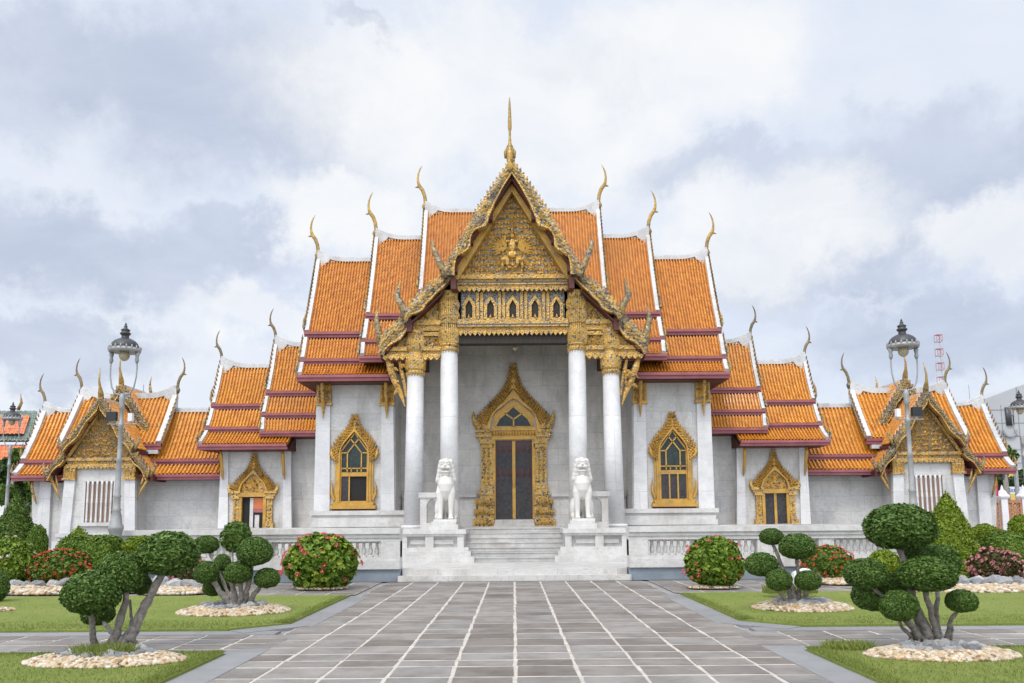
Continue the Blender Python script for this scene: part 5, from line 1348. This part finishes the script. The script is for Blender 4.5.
def pebble_bed(label, x, y, rx, ry, n, zt=.10, psize=.035, rocks=0, rk_label=None, rin=.52, soil=True):
    # low mound of soil covered with pebbles
    g = MB(); g.mi = 1; N = 36
    rings = [(1.0,.0),(.9,.35),(.7,.75),(.4,1.0),(.05,1.0)]
    v = [(x+rx*r*math.cos(2*math.pi*k/N), y+ry*r*math.sin(2*math.pi*k/N), LAWN_Z-.01+zt*h) for r,h in rings for k in range(N)]
    g.add(v, [(i*N+k, i*N+(k+1)%N, (i+1)*N+(k+1)%N, (i+1)*N+k) for i in range(len(rings)-1) for k in range(N)] + [tuple(range(4*N,5*N))]); g.mi = 0
    for k in range(n):
        r = math.sqrt(random.uniform(rin**2 if rocks else .1, 1.03)); a = random.uniform(0,6.28)
        h = np.interp(r, [0,.4,.7,.9,1.0,1.1],[1,1,.75,.35,0,-.05]); s_ = psize*random.uniform(.6,1.3)
        c = (x+rx*r*math.cos(a), y+ry*r*math.sin(a), LAWN_Z+zt*h+s_*.25)
        o = len(g.v); g.ball((0,0,0), (s_*random.uniform(.9,1.4), s_*random.uniform(.8,1.1), s_*random.uniform(.55,.8)), 7, 5)
        ca, sa = math.cos(a*7), math.sin(a*7)
        for i in range(o, len(g.v)): p = g.v[i]; g.v[i] = (c[0]+p[0]*ca-p[1]*sa, c[1]+p[0]*sa+p[1]*ca, c[2]+p[2])
    ob = g.build('pebble_bed', [M['pebble'], M['bark']], None, True); tag(ob, label, 'pebbles', None, 'stuff')
    for k in range(rocks):
        a = 2*math.pi*(k+random.uniform(-.3,.3))/rocks; r = rin*random.uniform(.82,1.05)
        rock(x+rx*r*math.cos(a), y+ry*r*math.sin(a), LAWN_Z+zt*.98, psize*random.uniform(1.9,3.1), rk_label, rk_label)
    return ob
def grass_tuft(x, y, r, z, label, n=900, h=.14):
    g = MB()
    for k in range(n):
        a = random.uniform(0,6.28); q = r*math.sqrt(random.random()); b = random.uniform(0,6.28); hh = h*random.uniform(.4,1.1); w = .005
        X, Yy = x+q*math.cos(a), y+q*math.sin(a)*.8; lx, ly = random.gauss(0,.035), random.gauss(0,.035)
        g.add([(X-w*math.cos(b),Yy-w*math.sin(b),z-.02),(X+w*math.cos(b),Yy+w*math.sin(b),z-.02),(X+lx*.5+w*.5,Yy+ly*.5,z+hh*.6),(X+lx,Yy+ly,z+hh)], [(0,1,2),(0,2,3)])
    o = g.build('grass', M['blade']); return tag(o, label, 'grass', None, 'stuff')
def topiary(label, base, balls, trunks, group='cloud pruned topiary trees'):
    bx, by = base; X, Y = GR(bx, by, .12)
    t = thing('topiary_tree', label, 'topiary tree', (X, Y, LAWN_Z), group)
    g = MB()
    for P, R, dy in trunks:
        sc = XZ(1, 600, Y)[0]; n = len(P); pts = []
        for i, (px, py) in enumerate(P):
            pts.append(WP(px, py, Y + dy*i/(n-1)))
        # smooth + gnarl
        Q = []; RR = []
        for i in range(n-1):
            for u in np.linspace(0,1,7)[:-1]:
                p = pts[i].lerp(pts[i+1], u); p += Vector((mnoise.noise(p*9), mnoise.noise(p*9+Vector((5,0,0))), 0))*.018; Q.append(p); r = (R[i]*(1-u)+R[i+1]*u)*sc; RR.append(r*.85*(1+.30*mnoise.noise(p*16)))
        Q.append(pts[-1]); RR.append(R[-1]*sc*.85)
        g.tube(Q, RR, 9)
        b = Q[0]; 
        for k in range(3): a = k*2.1+random.random(); g.tube([b+Vector((0,0,.06)), b+Vector((math.cos(a)*RR[0]*1.2, math.sin(a)*RR[0]*1.2, -.02)), b+Vector((math.cos(a)*RR[0]*2.4, math.sin(a)*RR[0]*2.4, -.10))], [RR[0]*.7,RR[0]*.45,.01], 6)
    part('trunk', g, M['bark'], t, True)
    for px, py, rx, ry, dy in balls:
        py += 1.5 if ry > 10.6 and base[1] > 630 else 0
        c = WP(px, py, Y+dy); sc = XZ(1, py, Y+dy)[0]
        foliage_obj('foliage_ball', random.choice(TOP), M['topiary'], t, c, (rx*sc*.98, rx*sc*.93, ry*sc))
    return X, Y
# near left
def bed_at(px, py, half, label, n, rocks, rkl, zt=.12, ps=.028, asp=None):
    if py > 640: zt = .08
    asp = asp or (.56 if py > 640 else .85)
    X, Y = GR(px, py); r = XZ(half, py, Y)[0]
    if py > 640: X *= 9.98/Y; r *= 9.98/Y; Y = 9.98
    pebble_bed(label, X, Y, r, r*asp, n, zt, ps, rocks, rkl); return X, Y, r
X, Y, r = bed_at(106, 653.5, 77, 'tan pebble bed with grey rim stones round the near left topiary tree', 3000, 26, 'grey rim stone in the pebble bed under the near left topiary')
grass_tuft(X, Y, r*.42, LAWN_Z+.08, 'grass tuft growing inside the near left pebble bed', 1500, .12)
topiary('near left cloud pruned topiary tree with four dark balls leaning right', (112, 641),
    [(91.5,592,30,23,-.35),(121.5,572.5,25.5,22,-.05),(142,585,10,10.5,.35),(168.5,553,32,23,.1),(98,612,17,13,.4)],
    [([(94,643),(92,622),(91,603)],[4,3.3,2.8],-.35),([(114,641),(119,622),(126,604),(126,590)],[5.5,4.5,3.8,3.2],-.1),([(128,641),(138,620),(150,597),(163,572)],[7,5.5,4.8,4],.1),([(130,640),(131,620),(130,600)],[2.2,1.8,1.6],.3),([(118,640),(108,628),(101,618)],[3,2.2,2],.35),([(122,641),(130,630),(138,622),(148,602)],[4.5,3.5,3,2.6],.12)])
X, Y, r = bed_at(234, 613.5, 54, 'tan pebble bed with grey rim stones round the farther left topiary tree', 2200, 26, 'grey rim stone in the pebble bed under the farther left topiary', .10, .034)
topiary('farther left cloud pruned topiary tree with eight small balls', (235, 606),
    [(255,552,18.5,15,-.2),(238.5,573,15,11.5,-.25),(267,578.5,13.5,10.5,-.1),(206.5,573,13,12,-.15),(222.5,563,9,9,.25),(214,588,11.5,9,.3),(226,582,10,11,.35),(206,545,13,9.5,.3)],
    [([(231,604),(221,593),(213,581)],[4,3.4,3],-.15),([(236,605),(234,592),(231,580)],[4,3.3,3],-.1),([(241,605),(241,592),(240,580)],[4,3,2.5],-.2),([(244,605),(247,590),(250,578),(252,565)],[3.5,3,2.6,2.2],-.2),([(249,605),(254,594),(262,585),(267,581)],[3.8,3,2.2,1.8],-.1),([(232,604),(225,585),(215,565),(208,550)],[2.5,2,1.6,1.4],.3)])
# right
X, Y, r = bed_at(941, 649.5, 74, 'tan pebble bed with grey rim stones round the near right topiary tree', 3000, 26, 'grey rim stone in the pebble bed under the near right topiary')
grass_tuft(GR(852,652)[0], GR(852,652)[1]+.1, .30, LAWN_Z, 'tall grass tuft at the left edge of the near right pebble bed', 800, .10)
topiary('near right cloud pruned topiary tree with a broad top ball and seven lower balls', (930, 639),
    [(900,526.5,35.5,24,.0),(939,560,22,17,.35),(927,573.5,30,18.5,-.3),(866,573,22.5,16,-.1),(873,594,22,17,.2),(899,605,20,16,-.35),(961.5,600,16,12,-.2),(918,556,14,14,.3),(893,588,18,16,.3)],
    [([(929,639),(921,618),(912,596),(907,570),(899,548),(898,532)],[6.5,5.5,4.8,4.2,3.6,3],.0),([(938,640),(933,620),(927,600),(925,583)],[4.2,3.6,3.2,3],-.3),([(918,638),(909,622),(902,612)],[4,3.2,2.8],-.35),([(925,639),(915,632),(908,624),(893,606),(876,590),(868,580)],[4.2,3.6,3,2.6,2.2,2],-.1),([(948,640),(948,628),(952,618),(960,607)],[3,2.4,2.4,2],-.2),([(940,638),(936,612),(938,585),(942,566)],[3.4,2.8,2.4,2],.35),([(912,637),(903,628),(898,618)],[2.6,2.0,1.6],-.2),([(922,639),(916,620),(910,605)],[3.5,2.6,2.2],.2),([(951,640),(953,630),(949,622)],[2,1.6,1.3],-.1)])
X, Y, r = bed_at(802, 610, 48, 'tan pebble bed with grey rim stones round the farther right topiary tree', 2200, 24, 'grey rim stone in the pebble bed under the farther right topiary', .10, .034)
grass_tuft(GR(795,600)[0], GR(795,600)[1]+.3, .55, LAWN_Z+.1, 'grass growing at the foot of the farther right topiary tree', 1200, .17)
topiary('farther right cloud pruned topiary tree with five balls on thin dark stems', (796, 604),
    [(771.5,537,12.5,8.8,.2),(797,547,19,13.5,-.1),(761.5,565,17.5,12.5,.1),(779,580.5,13.5,11.5,-.25),(808,581,13.5,10.5,-.25)],
    [([(792,603),(787,585),(781,565),(778,555),(772,543)],[3.6,3,2.4,2,1.6],.2),([(796,603),(793,588),(785,574)],[3.6,2.8,2.4],.0),([(799,604),(799,590),(798,575),(797,560),(797,547)],[3,2.6,2.4,2.2,2],-.1),([(801,604),(806,593),(808,588)],[3.2,2.8,2.4],-.25),([(790,604),(783,597),(778,590)],[3.4,2.4,1.8],-.25),([(788,602),(775,588),(765,575)],[2.4,1.8,1.6],.1)])

# flowering shrubs
shrub('round bright green shrub with coral flowers on the left side of the steps', 321.5, 563, 35.5, 28, 589, 'shrub', 'coral', 54, .055, 'coral flowered shrubs beside the steps', seed=2, leaf=.095)
shrub('round bright green shrub with a few coral flowers on the right side of the steps', 714.5, 563, 30.5, 25, 588, 'shrub', 'coral', 22, .05, 'coral flowered shrubs beside the steps', seed=3, leaf=.095)
shrub('dome shaped shrub thick with red flowers at the far left', 60.5, 570, 27, 19.5, 589, 'shrubdark', 'redflower', 130, .038, 'red flowered shrubs', seed=4, leaf=.075)
shrub('dome shaped shrub with red flowers behind the farther right topiary', 827, 565, 25, 18.5, 583, 'shrubdark', 'redflower', 100, .038, 'red flowered shrubs', seed=5, leaf=.075)
shrub('pink flowered shrub half hidden behind the near left topiary', 190, 575, 18, 17, 591, 'shrubred', 'pinkflower', 55, .045, 'pink flowered shrubs', seed=6, leaf=.085)
shrub('round dark shrub covered with pale pink flowers near the right edge', 995, 568, 24.5, 18.5, 587, 'shrubred', 'pinkflower', 100, .045, 'pink flowered shrubs', seed=7, leaf=.075)
shrub('green shrub with small white blossoms at the left edge', 8, 564, 24, 25, 590, 'shrub', 'palepink', 16, .04, None, seed=8, leaf=.085)
shrub('dark clipped ball cut by the left edge of the photo', -4, 585, 13, 16, 603, 'topiary', None, 0, .06, None, seed=9, name='clipped_shrub', leaf=.07, n=4000)
shrub('loose leafy shrub behind the farther left topiary, before the balustrade', 236, 537, 15, 15, 575, 'treelight', None, 0, .06, None, Y=21.7, seed=10, name='leafy_shrub', leaf=.14, n=900)
shrub('bright green clipped shrub behind the near right topiary', 884, 566, 17, 16, 583, 'cone', None, 0, .06, None, seed=11, name='clipped_shrub', leaf=.08)
shrub('small round clipped shrub beside the right fence', 985, 534, 12.5, 10, 560, 'cone', None, 0, .06, None, Y=28, seed=12, name='clipped_shrub', leaf=.08)
shrub('low clipped shrub right of the small round one at the fence', 1003, 539, 13, 9, 560, 'hedge', None, 0, .06, None, Y=27, seed=13, name='clipped_shrub', leaf=.08)
shrub('light green clipped shrub at the far right edge under the fence', 1022, 530, 13, 15, 560, 'cone', None, 0, .06, None, Y=28, seed=14, name='clipped_shrub', leaf=.08)
shrub('low green shrub behind the left hedge near the balustrade corner', 140, 546, 16, 10, 575, 'cone', None, 0, .06, None, Y=21.9, seed=15, name='clipped_shrub', leaf=.08)
shrub('narrow light green column shrub behind the left cone', 37, 547, 9.5, 21, 575, 'hedge', None, 0, .06, None, Y=22.6, seed=16, name='clipped_shrub', leaf=.09)

# clipped cones and hedges
def cone_mesh(n, size, power, seed, R_, H_):
    t = np.random.uniform(0,1,n)**.75; t = 1-t; a = np.random.uniform(0,2*np.pi,n); rr = (1-t**power)
    rr *= 1-np.abs(np.random.normal(0,.035,n)); P = np.stack([rr*np.cos(a), rr*np.sin(a), t],1)
    P *= (1+.04*np.random.normal(0,1,(n,1))*.6); Nr = np.stack([np.cos(a),np.sin(a),.5+0*t],1)
    P = P*np.array([R_,R_,H_]); core = MB(); core.lathe([(max(.01,.88*(1-(k/12)**power))*R_, .96*k/12*H_) for k in range(13)], (0,0,0), 18)
    return leafmesh('clipped_cone', P, Nr, size, core, .7)
def cone(label, px, ytop, ymax, half, Y, mat, power=1.5, n=4200, size=.045):
    sc = XZ(1, ymax, Y)[0]; c = WP(px, ymax, Y); zt = ZY(ytop, Y)
    t = thing('clipped_cone', label, 'topiary', (c.x, Y, 0), None); me = cone_mesh(n, size, power, 1, half*sc, zt)
    o = foliage_obj('foliage', me, M[mat], t, (c.x,Y,0.02), (1,1,1))
    g = MB(); g.tube([(c.x,Y,-.02),(c.x,Y,zt*.5)], [.06,.03], 7); part('trunk', g, M['bark'], t)
cone('large bright green clipped cone behind the near right topiary', 951, 498, 566, 30, 21.7, 'cone', 2.1, 13000, .034)
cone('large dark green clipped cone at the left edge before the pavilion', 13, 494, 560, 23, 23.6, 'hedgedark', 2.7, 13000, .036)
cone('small green clipped dome rising behind the left hedge', 77, 525, 560, 17, 25.5, 'cone', 3.5, 5000, .04)
def hedge(label, px0, px1, ytop, ybot, Y, dep, mat):
    a, b = WP(px0, ytop, Y), WP(px1, ytop, Y); zt = a.z; cx = (a.x+b.x)/2; hx = (b.x-a.x)/2
    t = thing('clipped_hedge', label, 'hedge', (cx, Y, 0), None)
    n = 14000; fa = np.random.randint(0, 6, n); q = np.random.uniform(-1, 1, (n,3)); D = np.zeros((n,3))
    w = np.random.random(n); ax = np.where(w < .42, 1, np.where(w < .84, 2, 0)); sgn = np.where(ax == 2, 1.0, np.where(np.random.random(n) < .5, 1.0, -1.0))
    q[np.arange(n), ax] = sgn; D[np.arange(n), ax] = sgn
    L4 = (np.abs(q)**3.6).sum(1)**(1/3.6); q = q/L4[:,None]; D = D + q*.5
    P = q*np.array([hx,dep,zt*.5])*(1+.035*np.random.normal(0,1,(n,1))) + np.array([0,0,zt*.5]); P[:,2] = np.clip(P[:,2], .02, None)
    core = MB(); core.box(-hx*.84,hx*.84,-dep*.78,dep*.78,0,zt*.86)
    me = leafmesh('hedge_leaves', P, D, .035, core, .6); foliage_obj('foliage', me, M[mat], t, (cx,Y,0), (1,1,1), 0)
    g = MB()
    for k in range(6): x = cx+random.uniform(-.8,.8)*hx; g.tube([(x,Y,-.02),(x,Y,zt*.6)], [.03,.02], 6)
    part('stem', g, M['bark'], t)
hedge('long clipped box hedge with rounded top before the left lamp', 61, 123, 537, 570, 21.9, .5, 'hedge')
hedge('long clipped hedge at the right edge behind the pink shrub', 985, 1040, 536, 570, 21.7, .6, 'hedge')

# shrub beds behind the lawns: pebbles and boulders
def long_bed(px0, px1, py, half_d, label, n, rkn, rkl):
    a = GR(px0, py); b = GR(px1, py); X, Y = (a[0]+b[0])/2, a[1]; pebble_bed(label, X, Y, abs(b[0]-a[0])/2, half_d, n, .10 if rkn else .03, .05 if rkn else .03)
    for k in range(rkn):
        x = random.uniform(min(a[0],b[0]), max(a[0],b[0])); rock(x, Y+random.uniform(-.1,.6)*half_d, LAWN_Z+.12, random.uniform(.10,.22), rkl, rkl)
long_bed(-30, 152, 593.5, .85, 'long pebble bed under the red flowered shrub at the left', 2200, 34, 'grey boulder in the long pebble bed at the left')
long_bed(140, 215, 594, .6, 'pebble bed under the pink shrub behind the near left topiary', 900, 10, 'grey boulder in the pebble bed by the left pink shrub')
long_bed(815, 868, 584, .7, 'pebble bed under the red flowered shrub at the right', 900, 16, 'grey boulder by the right red flowered shrub')
long_bed(880, 1060, 592, .8, 'long pebble bed under the pink shrub at the right', 2200, 36, 'grey boulder in the long pebble bed at the right')
long_bed(296, 345, 590, .35, 'thin pebble bed under the left coral shrub', 400, 0, ''); long_bed(688, 740, 589, .35, 'thin pebble bed under the right coral shrub', 400, 0, '')
long_bed(-60, 10, 613, .4, 'pebble bed cut by the left edge on the lawn', 400, 0, '')
def big_rock(label, px, py, rx, ry, mat):
    X, Y = GR(px, py); sc = XZ(1, py, Y)[0]; m = rock_mesh(random.randint(9,99)); m.materials[0] = mat
    o = bpy.data.objects.new('garden_rock', m); COL.objects.link(o); o.location = (X,Y,ry*sc*.6); o.scale = (rx*sc,rx*sc*.7,ry*sc); tag(o, label, 'rock')
big_rock('pinkish boulder between the near right topiary and the pink shrub', 959, 590, 12, 9, m_plain('pink_rock', (.40,.30,.26), .8, .25, 5, 0, .5))
big_rock('white boulder at the right edge behind the pink shrub', 1022, 582, 9, 9, M['white'])
big_rock('grey block stone beside the pink shrub behind the near left topiary', 160, 590, 10, 9, m_plain('grey_rock_block', (.36,.37,.38), .8, .25, 5, 0, .5))
big_rock('white stone behind the stems of the farther right topiary', 803, 584, 13, 9, M['white'])

# ------------------------------------------------------------------ background
def tree(label, px, Y, ybase_z, crown, mat, trunk_h, seed, lean=0.0, group=None, leaf=.13, n=1500):
    """crown: list of (px, py, r px) clumps"""
    X = WP(px, 500, Y).x; t = thing('tree', label, 'tree', (X, Y, 0), group); rs = random.Random(seed)
    g = MB(); top = ZY(trunk_h, Y); g.tube([(X,Y,0),(X+.1,Y,top*.5),(X+lean,Y,top)], [.2,.15,.09], 8)
    allP = []; allN = []
    for cpx, cpy, r in crown:
        c = WP(cpx, cpy, Y+rs.uniform(-.8,.8)); sc = XZ(1, cpy, Y)[0]; R = r*sc
        g.tube([(X+lean*.6,Y,top*.75), tuple((Vector((X+lean,Y,top))+c)/2), tuple(c)], [.09,.06,.02], 6)
        D = sph(n); rr = np.random.uniform(.35,1.0,n)**.6*lumpy(D, .35, 1.8, seed+cpx*.1); allP.append(D*rr[:,None]*R*np.array([1,1,.85])+np.array(c)); allN.append(D)
    part('trunk', g, M['bark'], t, True)
    me = leafmesh('crown', np.concatenate(allP)-np.array([X,Y,0]), np.concatenate(allN), leaf, None, .9); foliage_obj('crown', me, M[mat], t, (X,Y,0), (1,1,1), 0)
tree('dark green tree behind the left pavilion', 22, 42, 0, [(14,470,16),(30,478,12),(8,488,14),(24,492,13),(38,488,8)], 'tree', 480, 3, 0)
tree('light green tree at the left edge below the green edged roof', 8, 40, 0, [(6,494,11),(14,500,8),(20,455,8),(16,464,7)], 'treelight', 495, 5, 0)
tree('slim light green tree beside the left end of the pavilion gallery', 33, 40, 0, [(33,486,7),(35,498,6),(33,508,5)], 'treelight', 495, 7, 0)
tree('dark green tree behind the fence at the right', 990, 47, 0, [(986,478,10),(994,484,9),(984,490,8),(1000,476,6)], 'tree', 484, 9, 0)
tree('round dark tree at the right edge before the yellow building', 1017, 52, 0, [(1018,482,9),(1022,476,7),(1014,487,6)], 'tree', 486, 11, 0)
tree('thin light green tree standing by the right end of the gallery roof', 1006, 44, 0, [(1004,450,7),(1010,456,7),(1003,462,6)], 'treelight', 460, 13, 0, leaf=.1, n=500)
# left roof with green border
bl_ = thing('tiled_roof_building', 'building with a green bordered orange tiled roof beyond the left pavilion', 'building', WP(5,520,55)*1.0 - Vector((0,0,EYE)))
def far_roof():
    Y0, Y1 = 55, 58
    def q(px, py, Y): return WP(px, py, Y)
    A, B, C, D = q(-40,411,Y1), q(37,411,Y1), q(30,441,Y0), q(-46,441,Y0)
    g = MB(); tiles(g, A,B,C,D, .3, .35, .05); slab(g, A,B,C,D); part('roof', g, [M['greentile'], M['underslab']], bl_)
    a, b, c, d = [p+Vector((0,-.15,.08)) for p in (q(-30,417,Y1-.6), q(31,417,Y1-.6), q(25,435.5,Y0+.5), q(-36,435.5,Y0+.5))]
    g = MB(); tiles(g, a,b,c,d, .3, .35, .05); slab(g, a,b,c,d); part('orange_field', g, [M['farorange'], M['underslab']], bl_)
    g = MB(); tiles(g, q(-46,446,Y0-.2), q(26,446,Y0-.2), q(24,460,Y0-1.2), q(-46,460,Y0-1.2), .3, .35, .05); slab(g, q(-46,446,Y0-.2), q(26,446,Y0-.2), q(24,460,Y0-1.2), q(-46,460,Y0-1.2)); part('lower_roof', g, [M['farorange'], M['underslab']], bl_)
    g = MB(); z0 = ZY(445,Y0); a, b = q(-46,445,Y0).x, q(28,445,Y0).x; g.box(a, b, Y0-.1, Y0+.1, z0-.1, z0+.25); z0 = ZY(462,Y0-1.2); g.box(a, b-.1, Y0-1.4, Y0-1.2, z0-.1, z0+.2); part('eave_board', g, M['fascia'], bl_)
    g = MB(); g.box(a, q(18,470,Y0).x, Y0+.2, Y0+5, 0, ZY(446,Y0)); part('wall', g, M['white'], bl_)
    g = MB(); b_ = q(18,410,Y1); g.tube([b_, b_+Vector((.2,0,.5)), b_+Vector((.1,0,1.2))], [.12,.1,.01], 7); part('roof_finial', g, M['naga'], bl_, True)
far_roof()
# right grey building
gb = thing('office_building', 'grey panelled modern building with a dark oval slot, beyond the right pavilion', 'building', (WP(1040,520,95).x, 95, 0))
g = MB(); xa, xb = WP(984,520,95).x, WP(1180,520,95).x; z1 = ZY(406,95); z2 = ZY(388,95)
g.prism([(xa,0),(xb,0),(xb,z2+4),(WP(1024,388,95).x,z2),(xa,z1)], 95, 125); part('wall', g, M['concrete'], gb)
g = MB()
for k in range(9): z = 1.5+k*1.5; g.box(xa, xb, 94.96, 95.02, z, z+.05)
for k in range(16): x = xa+.9+k*1.9; g.box(x, x+.06, 94.96, 95.02, 0, z1-.3 if x < xa+4 else z2-.3)
part('panel_joint', g, m_plain('joint_grey', (.22,.23,.24), .8, .1), gb)
g = MB(); c = WP(1010,420,94.9); g.tube([(c.x,94.9,ZY(411,94.9)),(c.x,94.9,ZY(429,94.9))], [.5,.45], 10, .4); part('dark_slot', g, M['lamp_dome'], gb, True)
g = MB(); c = WP(1010,430,94.8)
g.tube([(c.x+.75*math.cos(a),94.8,c.z+.75*math.sin(a)) for a in np.linspace(math.pi,2*math.pi,9)], .12, 6); part('round_bracket', g, M['lamp_metal'], gb)
yb_ = thing('yellow_building', 'yellow rendered building seen behind the right fence', 'building', (WP(1015,520,75).x, 75, 0))
g = MB(); g.box(WP(996,500,75).x, WP(1080,500,75).x, 75, 85, 0, ZY(474,75)); part('wall', g, M['yellow'], yb_)
g = MB(); g.box(WP(995,500,75).x, WP(1080,500,75).x, 74.8, 85.2, ZY(474,75), ZY(472.5,75)); part('roof_slab', g, M['white'], yb_)
g = MB(); g.box(WP(1006,484,75).x, WP(1011,484,75).x, 74.95, 75.0, ZY(487,75), ZY(481,75)); g.box(WP(1018,484,75).x, WP(1023,484,75).x, 74.95, 75.0, ZY(487,75), ZY(481,75)); part('window', g, M['doorred'], yb_)
# shop sign boards (lettering in the photo is an unreadable blur of dark strokes)
for px0, px1, lab in ((992.5, 999.5, 'small white sign with blurred dark lettering left of the red flag'), (1006.5, 1021.5, 'long white sign board with blurred dark blue lettering beyond the fence'), (1022.5, 1040, 'white sign board cut by the right edge beyond the fence')):
    a, b = WP(px0,494,50), WP(px1,494,50); z0, z1 = ZY(497.3,50), ZY(490.3,50)
    sg_ = thing('sign_board', lab, 'sign', (a.x,50,0), 'white sign boards beyond the fence')
    g = MB(); g.box(a.x,b.x,50,50.15,z0,z1); part('board', g, M['signwhite'], sg_)
    g = MB(); x = a.x+.08
    rs = random.Random(int(px0))
    while x < b.x-.12:
        w = rs.uniform(.05,.12); h = rs.choice((.15,.15,.22)); zc = (z0+z1)/2-.08
        k = rs.randint(0,2)
        g.box(x,x+.025,49.97,50,zc,zc+h)
        if k: g.box(x+.026,x+w,49.97,50,zc,zc+.03)
        if k == 2: g.box(x+.026,x+w,49.97,50,zc+.11,zc+.14)
        x += w+.05
    part('lettering', g, M['signblue'], sg_)
    g = MB()
    for xx in (a.x+.05, b.x-.05): g.tube([(xx,50.2,0),(xx,50.2,z1)], .04, 6)
    part('post', g, M['lamp_metal'], sg_)
# fence: white pointed posts with terracotta lattice panels
YF = 42
for i, px in enumerate((1003.5, 1024.5)):
    c = WP(px, 510, YF); fp = thing('fence_post', ('white fence post with pointed cap right of the red flag', 'white fence post with pointed cap at the right edge')[i], 'fence post', (c.x, YF, 0), 'white fence posts')
    zt = ZY(502, YF); w = XZ(3.3,510,YF)[0]
    g = MB(); g.sqlathe([(w,0),(w*.95,zt)], (c.x,YF,0)); part('shaft', g, M['white'], fp)
    g = MB(); g.sqlathe([(w*1.2,zt),(w*1.45,zt+.08),(w*1.45,zt+.14),(w*1.0,zt+.22),(w*.7,zt+.36),(w*.35,zt+.42),(w*.3,zt+.5),(.01,zt+.66)], (c.x,YF,0)); part('cap', g, M['white'], fp)
for px0, px1, lab in ((992, 1000, 'terracotta lattice fence panel next to the pavilion'), (1007, 1021.2, 'terracotta lattice fence panel between the two white posts'), (1028, 1060, 'terracotta lattice fence panel past the last white post')):
    fp = thing('lattice_fence', lab, 'fence', (WP((px0+px1)/2,510,YF).x, YF, 0), 'terracotta fence panels')
    a, b = WP(px0,510,YF).x, WP(px1,510,YF).x; zt = ZY(503.5,YF); g = MB()
    g.box(a,b,YF-.1,YF+.1,0,.8); g.box(a,b,YF-.1,YF+.1,zt-.15,zt); g.box(a,a+.08,YF-.08,YF+.08,.8,zt-.15); g.box(b-.08,b,YF-.08,YF+.08,.8,zt-.15)
    part('panel_frame', g, M['brick'], fp)
    g = MB(); h = zt-.95; n = max(2, int((b-a)/.2))
    for k in range(-6, n+6):
        for sg in (-1,1):
            x0_ = a+k*.2; x1_ = x0_+sg*h; P0, P1 = Vector((x0_,YF,.8)), Vector((x1_,YF,zt-.15))
            t0, t1 = 0.0, 1.0
            lo, hi = a+.08, b-.08
            dx_ = P1.x-P0.x
            ta, tb = (lo-P0.x)/dx_, (hi-P0.x)/dx_
            t0, t1 = max(0,min(ta,tb)), min(1,max(ta,tb))
            if t1-t0 > .05: g.sweep([P0.lerp(P1,t0), P0.lerp(P1,t1)], (0,1,0), .06+.01*sg, .075)
    part('lattice', g, M['brick'], fp)
fl = thing('flag', 'small red flag on a pole in front of the fence', 'flag', (WP(999,510,40).x, 40, 0)); c = WP(999,510,40)
g = MB(); g.tube([(c.x,40,0),(c.x,40,ZY(483,40))], .022, 6); part('pole', g, M['lamp_metal'], fl)
g = MB(); zt, zb = ZY(485,40), ZY(499.5,40); n = 8
g.ring([(c.x+.02, zt-(zt-zb)*i/n) for i in range(n+1)], [(c.x-.02-.13*(.3+i/n)*(1+.3*math.sin(i*1.7)), zt-.02-(zt-zb)*1.0*i/n) for i in range(n+1)], 39.98, 40.02); part('cloth', g, M['flag'], fl)
# mast and aerials
ms = thing('radio_mast', 'red and white lattice radio mast rising behind the right pavilion', 'mast', (WP(948,520,130).x,130,0))
c = WP(948,480,130)
for i, (y0,y1) in enumerate([(y, y-7) for y in range(513, 342, -7)]):
    g = MB(); z0, z1 = ZY(y0,130), ZY(y1,130); w = .42
    for sx_ in (-1,1):
        for sy_ in (-1,1): g.tube([(c.x+sx_*w,130+sy_*w,max(0,z0)),(c.x+sx_*w,130+sy_*w,z1)], .04, 5)
        g.tube([(c.x+sx_*w,130-w,max(0,z0)),(c.x-sx_*w,130-w,z1)], .03, 5)
    for z_ in (z0, z1-.05): g.box(c.x-w, c.x+w, 130-w, 130+w, max(0,z_), max(0,z_)+.05)
    part('mast_section', g, M['mastred' if i % 2 == 0 else 'mastwhite'], ms)
for px, y0, y1, Y_, lab in ((972, 388, 430, 90, 'thin aerial rod right of the radio mast'), (143, 382, 400, 60, 'thin aerial rod above the left pavilion ridge')):
    c = WP(px, y1, Y_); g = MB(); g.tube([(c.x,Y_,0),(c.x,Y_,ZY(y0,Y_))], [.08,.03], 6); o = g.build('aerial_rod', M['lamp_metal'], None, False, org=(c.x,Y_,0)); tag(o, lab, 'aerial')
g = MB(); a, b = WP(985,476,46), WP(1060,473,46); g.tube([a.lerp(b,t)-Vector((0,0,.25*math.sin(math.pi*t))) for t in np.linspace(0,1,9)], .035, 5); o = g.build('power_line', M['lamp_dome'], None, False, org=a); tag(o, 'sagging dark power line crossing behind the right fence', 'cable')
c = WP(1018,500,45); g = MB(); g.tube([(c.x,45,0),(c.x,45,ZY(452,45))], [.13,.10], 8); o = g.build('utility_pole', M['lamp_metal'], None, True, org=(c.x,45,0)); tag(o, 'grey utility pole at the right edge behind the fence', 'pole')
# bookkeeping property used while building
for o in bpy.data.objects:
    if '_o' in o: del o['_o']
